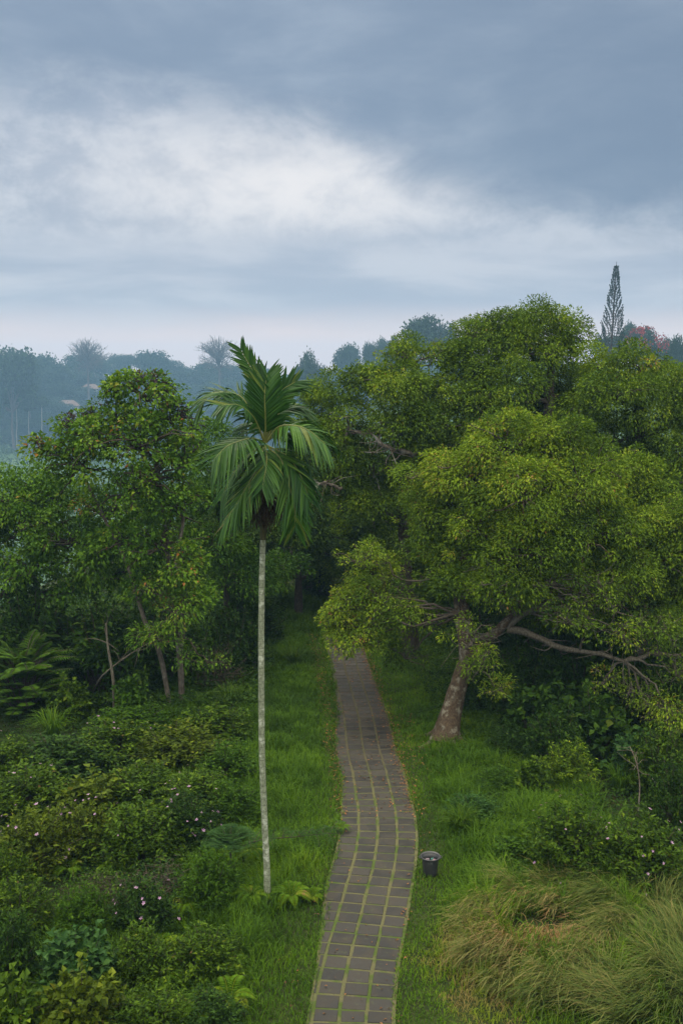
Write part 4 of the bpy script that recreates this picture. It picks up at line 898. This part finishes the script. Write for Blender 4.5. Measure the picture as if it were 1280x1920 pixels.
def crumple(c, r, m, nm):
    mb = MB(); la, lo = 5, 7; v = []
    for i_ in range(la):
        for j_ in range(lo):
            th = math.pi*i_/(la-1); ph = 2*math.pi*j_/lo; rr_ = r*rng.uniform(.6, 1.25); v.append([c[0]+rr_*math.sin(th)*math.cos(ph), c[1]+rr_*math.sin(th)*math.sin(ph), c[2]+rr_*.6*math.cos(th)])
    f = [[i_*lo+j_, i_*lo+(j_+1) % lo, (i_+1)*lo+(j_+1) % lo, (i_+1)*lo+j_] for i_ in range(la-1) for j_ in range(lo)]; mb.add(v, f)
    q = mb.build(nm, m); q.location = o.location; return q
tag(crumple((-.06, .07, .31), .05, mat_plain('pale_paper', (.22, .17, .20), .7), 'crumpled_paper'), 'pale pinkish crumpled paper inside the bin at its left', 'litter')
tag(crumple((.05, .09, .31), .045, mat_plain('teal_wrapper', (.05, .16, .14), .4), 'crumpled_wrapper'), 'teal crumpled wrapper inside the bin', 'litter')
tag(crumple((.09, .03, .31), .05, mat_plain('pink_wrapper', (.20, .11, .14), .5), 'crumpled_wrapper'), 'dull pink crumpled wrapper inside the bin at its right', 'litter')
# worn pale print on the front of the bin
mb = MB()
for (u, z, wd, hh) in [(-.055, .345, .018, .016), (-.05, .322, .012, .018), (-.02, .318, .028, .010), (.012, .340, .030, .018), (.012, .318, .03, .008), (-.022, .343, .022, .012), (.0, .362, .06, .008)]:
    a0 = -math.pi/2+u/.172-wd/.344; a1 = -math.pi/2+u/.172+wd/.344; r = .1785
    mb.add([(r*math.cos(a0), r*math.sin(a0), z-hh/2), (r*math.cos(a1), r*math.sin(a1), z-hh/2), (r*math.cos(a1), r*math.sin(a1), z+hh/2), (r*math.cos(a0), r*math.sin(a0), z+hh/2)], [[0, 1, 2, 3]])
mb.build('worn_print', mat_plain('worn_print', (.16, .17, .16), .7, .3, (.05, .05, .05), 60), o)

# ------------------------------------------------------------------ far country
def far_proto(seed, nl, dome=.5, leaf=.055, lobes=9, m=M_far, sprawl=1.0):
    """unit tree: 1 high, crown 1 wide"""
    rng = R(seed); mb = MB(); tm = MB()
    cs = [(np.array([math.cos(a)*.27*sprawl*rng.uniform(.5, 1.1), math.sin(a)*.27*sprawl*rng.uniform(.5, 1.1), rng.uniform(.48, .84)]), rng.uniform(.15, .24)) for a in np.linspace(0, 6.28, lobes)]
    cs.append((np.array([0, 0, .82]), .19))
    for c, r in cs:
        n = nl//len(cs); d = sph(rng, n, .3); P = c+d*r*rng.uniform(.35, 1.05, n)[:, None]**.6*np.array([1, 1, .8])
        P += .03*rng.normal(size=(n, 3)); L = rng.uniform(.6, 1.2, n)*leaf
        leaves(mb, P, sph(rng, n), d+rng.normal(0, .4, (n, 3)), L, L*.8, np.clip(.5+rng.normal(0, .2, n), 0, 1))
        tube(tm, wobble([0, 0, .38], c, 5, .2, rng), np.linspace(.012, .004, 5), 4)
    tube(tm, wobble([0, 0, -.02], [0, 0, .42], 6, .1, rng), np.linspace(.026, .014, 6), 6)
    return mb.mesh('crown', m), tm.mesh('trunk', M_farbark, True)
FP = [far_proto(700+k, 5200, leaf=.042) for k in range(5)]
def far_tree(name, label, px, top, wpx, Yd, v, group=None, base=None, cat='tree', protos=None, hmin=None):
    t = at(px, top, Yd); zb = float(H(t[0], t[1])) if base is None else base
    hgt = t[2]-zb
    if hmin and hgt < hmin: zb = t[2]-hmin; hgt = hmin
    wd = wpx*mpp(Yd)/.85; o = empty(name, (t[0], t[1], zb), (px*.37+v) % 6.28); o.scale = (wd, wd, hgt); tag(o, label, cat, group)
    c, tr_ = (protos or FP)[v % len(protos or FP)]; link('crown', c, o); link('trunk', tr_, o); return o
SKY = [  # far trees and far terrain scaled outward about the camera, baked into the distances
 (18, 652, 100, 705, 'big dark misty tree at the left edge of the skyline'), (88, 664, 86, 840, 'rounded misty tree next to the left edge tree'), (128, 682, 60, 885, 'low misty tree left of the first bare kapok'),
 (172, 662, 110, 900, 'broad misty crown hiding the foot of the first bare kapok'), (228, 664, 56, 930, 'layered misty tree right of the first bare kapok'), (286, 658, 74, 870, 'tall domed misty tree above the multi-stemmed tree'),
 (318, 674, 60, 915, 'misty tree on the skyline slope above the purple-topped tree'), (345, 686, 56, 960, 'lowest misty tree before the dip in the skyline'), (392, 678, 66, 885, 'misty tree at the foot of the second bare kapok'),
 (432, 684, 70, 900, 'misty tree right behind the palm fronds'), (52, 672, 60, 780, 'small misty tree between the two leftmost big ones'), (480, 690, 70, 900, 'misty tree hidden behind the palm top'),
 (575, 658, 58, 495, 'clump-crowned misty tree right of the palm top'), (604, 684, 40, 570, 'small misty tree between palm top and rounded fig'),
 (655, 645, 60, 645, 'pale misty tree left of the rounded fig'), (690, 642, 34, 600, 'thin misty tree above the rounded fig'), (716, 634, 40, 570, 'pale tree with upright twigs above the rounded fig'), (738, 630, 30, 540, 'narrow misty tree beside the dark dome'),
 (806, 590, 98, 450, 'dark dome-shaped misty tree left of the coconut palm'), (850, 640, 60, 465, 'misty tree below the coconut palm'), (768, 634, 50, 495, 'misty tree under the dark dome on its left'),
 (1178, 604, 34, 450, 'blue-green misty tree right behind the tall conifer'), (1252, 632, 30, 420, 'small misty tree right of the red-flowering tree'), (1272, 628, 40, 345, 'twiggy dark tree at the right edge of the skyline'), (1140, 628, 60, 375, 'misty bushes at the foot of the tall conifer'), (1236, 640, 44, 390, 'low misty tree below the red-flowering tree')]
for k, (px, top, wpx, Yd, lb) in enumerate(SKY): far_tree('misty_tree', lb, px, top, wpx, Yd, k, hmin=12 if px > 560 else 20)
rng = R(77)
k = 0
for row, (y0, Yd) in enumerate([(700, 880), (722, 840), (748, 810), (772, 788), (798, 768)]):
    for px in np.arange(-60, 640, 46):
        p = px+rng.uniform(-16, 16)+row*17; far_tree('hillside_tree', 'blue hazy tree on the wooded slope across the valley', p, y0+rng.uniform(-12, 14), rng.uniform(48, 84), Yd+rng.uniform(-18, 18), k, 'trees on the hazy slope', hmin=17); k += 1
# forest floor of the far slope
n = 60000; x = rng.uniform(-620, 220, n); y = rng.uniform(725, 1200, n); P = np.stack([x, y, H(x, y)+rng.random(n)*10*fbm(x*.035, y*.035, 3)], 1); mb = MB()
L = rng.uniform(2.2, 4.6, n); leaves(mb, P, sph(rng, n), sph(rng, n, 1), L, L*.7, rng.random(n)); tag(mb.build('far_wood', M_far), 'hazy blue forest covering the slope across the valley', 'forest', kind='stuff')
n = 26000; x = rng.uniform(-480, -20, n); y = rng.uniform(200, 735, n); P = np.stack([x, y, H(x, y)+rng.random(n)*3*fbm(x*.04, y*.04, 5)], 1); mb = MB()
L = rng.uniform(1.2, 2.8, n); leaves(mb, P, sph(rng, n, .3), sph(rng, n, 1), L, L*.6, .6+.4*rng.random(n)); tag(mb.build('valley_scrub', M_far), 'pale misty scrub covering the valley floor', 'scrub', kind='stuff')

# bare kapoks
def kapok(label, px, top, wpx, Yd, seed, basepy):
    rng = R(seed); t = at(px, top, Yd); b = at(px, basepy, Yd); k = mpp(Yd); hgt = t[2]-b[2]; W2 = wpx*k/2
    ctr = at(px, top+wpx*.50, Yd); zb = float(H(b[0], b[1])); root = empty('bare_kapok', (b[0], b[1], zb)); tag(root, label, 'tree'); rb = np.array(root.location)
    tm = MB(); tube(tm, np.array([[0, 0, 0], [0, 0, (ctr[2]-zb)*.5], [0, 0, ctr[2]-zb], [0, 0, t[2]-zb-1]]), [1.1, .9, .6, .15], 7); bm = MB()
    for e in range(120):
        el = ctr[2]-zb; d = sph(rng, 1, .45)[0]; far = np.array([0, 0, el])+d*W2*rng.uniform(.72, 1.0)*np.array([1, 1, .92])
        s = np.array([0, 0, el+W2*rng.uniform(-.75, .1)+max(0, d[2])*W2*.25])
        c = wobble(s, far, 6, .25, rng, .08); tube(bm, c, np.linspace(.26, .11, 6), 3)
        for _ in range(9):
            p = c[rng.integers(2, 6)]; e2 = p+unit(unit(p-s)+rng.normal(0, .6, 3)+np.array([0, 0, .3]))*W2*rng.uniform(.12, .32)
            tube(bm, wobble(p, e2, 4, .3, rng), np.linspace(.12, .07, 4), 3)
    tm.build('trunk', M_farbark, root, True); bm.build('branches', M_farbark, root)
kapok('first leafless kapok with fine round branchwork on the left skyline', 167, 636, 72, 810, 801, 745)
kapok('second leafless kapok with fine round branchwork just left of the palm top', 412, 631, 76, 780, 802, 740)

# tall conifer with whorled upswept branches
Yc = 240; tipc = at(1155, 497, Yc); root = empty('tall_conifer', (tipc[0]-1.6, tipc[1], float(H(tipc[0]-1.6, tipc[1])))); tag(root, 'tall narrow conifer with tiers of upswept branches above the right trees', 'conifer')
rb = np.array(root.location); rng = R(811); tm = MB(); mb = MB(); k_ = mpp(Yc); hgt = tipc[2]-rb[2]
tp_ = spline([[0, 0, 0], at(1146, 640, Yc)-rb, at(1150, 570, Yc)-rb, tipc+np.array([0, 0, .8])-rb], 30); tube(tm, tp_, np.linspace(.34, .05, 30), 6)
Hc = 150*k_; zt = tipc[2]-rb[2]
for e in range(31):
    f = (e+1)/31; z = zt-f*Hc; cx = np.interp(z, tp_[:, 2], tp_[:, 0]); cy = np.interp(z, tp_[:, 2], tp_[:, 1]); rad = (2.5+24*f**1.05)*k_
    nb = 8
    for q in range(nb):
        a = q*6.283/nb+e*.5+rng.normal(0, .12); hd = np.array([math.cos(a), math.sin(a), 0]); r_ = rad*rng.uniform(.8, 1.08)
        s = np.array([cx, cy, z-.2]); m_ = s+hd*r_*.65+np.array([0, 0, -.10*r_]); e_ = s+hd*r_+np.array([0, 0, .45*r_+.25])
        c = spline([s, m_, e_], 6); tube(tm, c, np.linspace(.05, .02, 6), 3)
        n = int(40+26*f); t = rng.uniform(.62, 1.08, n); P = np.stack([np.interp(t, np.linspace(0, 1, 6), c[:, kk]) for kk in range(3)], 1)+rng.normal(0, .05, (n, 3))
        L = rng.uniform(.18, .34, n); leaves(mb, P, hd*.6+np.array([0, 0, .9])+rng.normal(0, .4, (n, 3)), rng.normal(0, 1, (n, 3)), L, L*.38, np.clip(rng.normal(.2, .15, n), 0, 1))
tm.build('trunk', M_barkd, root, True); mb.build('crown', M_far, root)

# misty coconut palm
Yk = 400; c0 = at(874, 606, Yk); root = empty('coconut_palm', (c0[0], c0[1], float(H(c0[0], c0[1])))); tag(root, 'misty coconut palm right of the dark dome-shaped tree', 'palm')
rb = np.array(root.location); tm = MB(); mb = MB(); rng = R(821); tube(tm, np.array([[0, 0, 0], [.4, 0, (c0-rb)[2]*.5], list(c0-rb)]), [.24, .2, .17], 6)
for q in range(20):
    a = q*6.283/20+rng.normal(0, .15); el = rng.uniform(-.4, 1.3); hd = np.array([math.cos(a)*math.cos(el), math.sin(a)*math.cos(el), math.sin(el)]); ln = rng.uniform(3.4, 4.6)
    c = spline([c0-rb, c0-rb+hd*ln*.6, c0-rb+hd*ln+np.array([0, 0, -ln*.35])], 8); tube(mb, c, .05, 3)
    t = np.linspace(.1, 1, 24); P = np.stack([np.interp(t, np.linspace(0, 1, 8), c[:, kk]) for kk in range(3)], 1); T = unit(np.gradient(P, axis=0)); S = unit(np.cross(T, [0, 0, 1.0])+1e-4)
    for sg in (1, -1): L = 1.0*np.sin(math.pi*(t*.8+.15)); leaves(mb, P, T*.5+S*sg+np.array([0, 0, -.6]), np.tile([0, 0, 1.0], (24, 1)), L, L*.16, .4+0*t)
tm.build('trunk', M_farbark, root, True); mb.build('crown', M_far, root)

# red flowering tree
o = far_tree('flame_tree', 'misty spreading tree with red blossom right of the tall conifer', 1208, 612, 80, 390, 2, hmin=13)
rng = R(831); n = 1500; d = sph(rng, n, .8); d[:, 2] = np.abs(d[:, 2]); lump = fbm(d[:, 0]*4+9, d[:, 1]*4+9, 7); kk = lump > .44; d = d[kk]; n = len(d)
P = d*np.array([.46, .46, .36])*rng.uniform(.9, 1.08, n)[:, None]+np.array([0, 0, .62]); mb = MB(); L = rng.uniform(.02, .045, n)
leaves(mb, P, sph(rng, n), d, L, L*.8, rng.random(n)); mb.build('blossom', M_red, o)

# hazy roofs on the slope
M_roof = mat_plain('terracotta_roof', (.16, .105, .09), .8, .2, (.11, .08, .07), .6); M_wall = mat_plain('pale_wall', (.55, .50, .45), .8, .2); M_dark = mat_plain('dark_opening', (.04, .04, .05), .5)
def house(label, px, py, wpx, Yd, rz, wall_h=3.4):
    p = at(px, py, Yd); wd = wpx*mpp(Yd); dp = wd*.6; rh = wd*.22; zg = float(H(p[0], p[1])); wh = max(wall_h, 4.5); zb = p[2]-rh-wh
    o = empty('hillside_house', (p[0], p[1], zb), rz); tag(o, label, 'house')
    a, b, e = wd/2*.88, dp/2*.88, wh
    mb = MB(); mb.add([(-a, -b, -14), (a, -b, -14), (a, b, -14), (-a, b, -14), (-a, -b, e), (a, -b, e), (a, b, e), (-a, b, e)], [[0, 1, 5, 4], [1, 2, 6, 5], [2, 3, 7, 6], [3, 0, 4, 7]]); mb.build('wall', M_wall, o)
    a, b = wd/2, dp/2; r = wd*.22; mb = MB(); mb.add([(-a, -b, e-.15), (a, -b, e-.15), (a, b, e-.15), (-a, b, e-.15), (-r, 0, e+rh), (r, 0, e+rh)], [[0, 1, 5, 4], [2, 3, 4, 5]]); mb.add([(-a, -b, e-.15), (-a, b, e-.15), (-r, 0, e+rh), (a, -b, e-.15), (a, b, e-.15), (r, 0, e+rh)], [[1, 0, 2], [3, 4, 5]])
    mb.build('roof', M_roof, o)
    for q in (-.55, 0, .55):
        mb = MB(); x = q*wd/2*.88; y = -dp/2*.88-.05; mb.add([(x-.7, y, e-2.6), (x+.7, y, e-2.6), (x+.7, y, e-.8), (x-.7, y, e-.8)], [[0, 1, 2, 3]]); mb.build('window', M_dark, o)
house('hazy house with a long terracotta roof, the lower of the two on the slope', 127, 750, 46, 815, .1)
house('hazy house with a pitched terracotta roof, the higher of the two on the slope', 170, 720, 38, 850, -.3)
house('small pale house peeping out near the left skyline', 112, 682, 20, 930, .5)
# pale slender trunks standing at the foot of the slope
for px, top, bot, lb in [(32, 770, 832, 'pale slender trunk leftmost at the foot of the far slope'), (54, 775, 840, 'pale slender trunk beside the leftmost one at the foot of the far slope'), (79, 768, 805, 'short pale slender trunk right of the other two on the far slope')]:
    a, b2 = at(px, bot, 715), at(px, top-14, 715); o = empty('pale_tree', a); tag(o, lb, 'tree'); mb = MB(); tube(mb, wobble([0, 0, -3], b2-a, 7, .06, rng), np.linspace(.34, .22, 7), 6)
    mb.build('trunk', mat_plain('pale_bark', (.28, .26, .23), .8), o, True); mb = MB(); n = 1400; d = sph(rng, n); P = (b2-a)+d*np.array([5, 5, 4])*rng.random((n, 1))**.4; L = rng.uniform(.6, 1.2, n); leaves(mb, P, sph(rng, n), d, L, L*.7, rng.random(n)); mb.build('crown', M_far, o)

# ------------------------------------------------------------------ haze
hz = bpy.data.materials.new('haze'); hz.use_nodes = True; t = NT(hz.node_tree)
pv = t.node('ShaderNodeVolumePrincipled', {'Color': (.38, .67, 1.0, 1), 'Density': .00043, 'Anisotropy': .1})
t.node('ShaderNodeOutputMaterial', {'Volume': pv.outputs[0]})
mb = MB(); x0, x1, y0, y1, z0, z1 = -1450, 1450, -450, 1450, float(gz.min())-1, 52
mb.add([(x0, y0, z0), (x1, y0, z0), (x1, y1, z0), (x0, y1, z0), (x0, y0, z1), (x1, y0, z1), (x1, y1, z1), (x0, y1, z1)],
       [[0, 3, 2, 1], [4, 5, 6, 7], [0, 1, 5, 4], [1, 2, 6, 5], [2, 3, 7, 6], [3, 0, 4, 7]])
tag(mb.build('haze', hz), 'thin blue morning mist filling the air over the valley', kind='stuff')
print('faces', sum(len(o.data.polygons) for o in bpy.data.objects if o.type == 'MESH'))
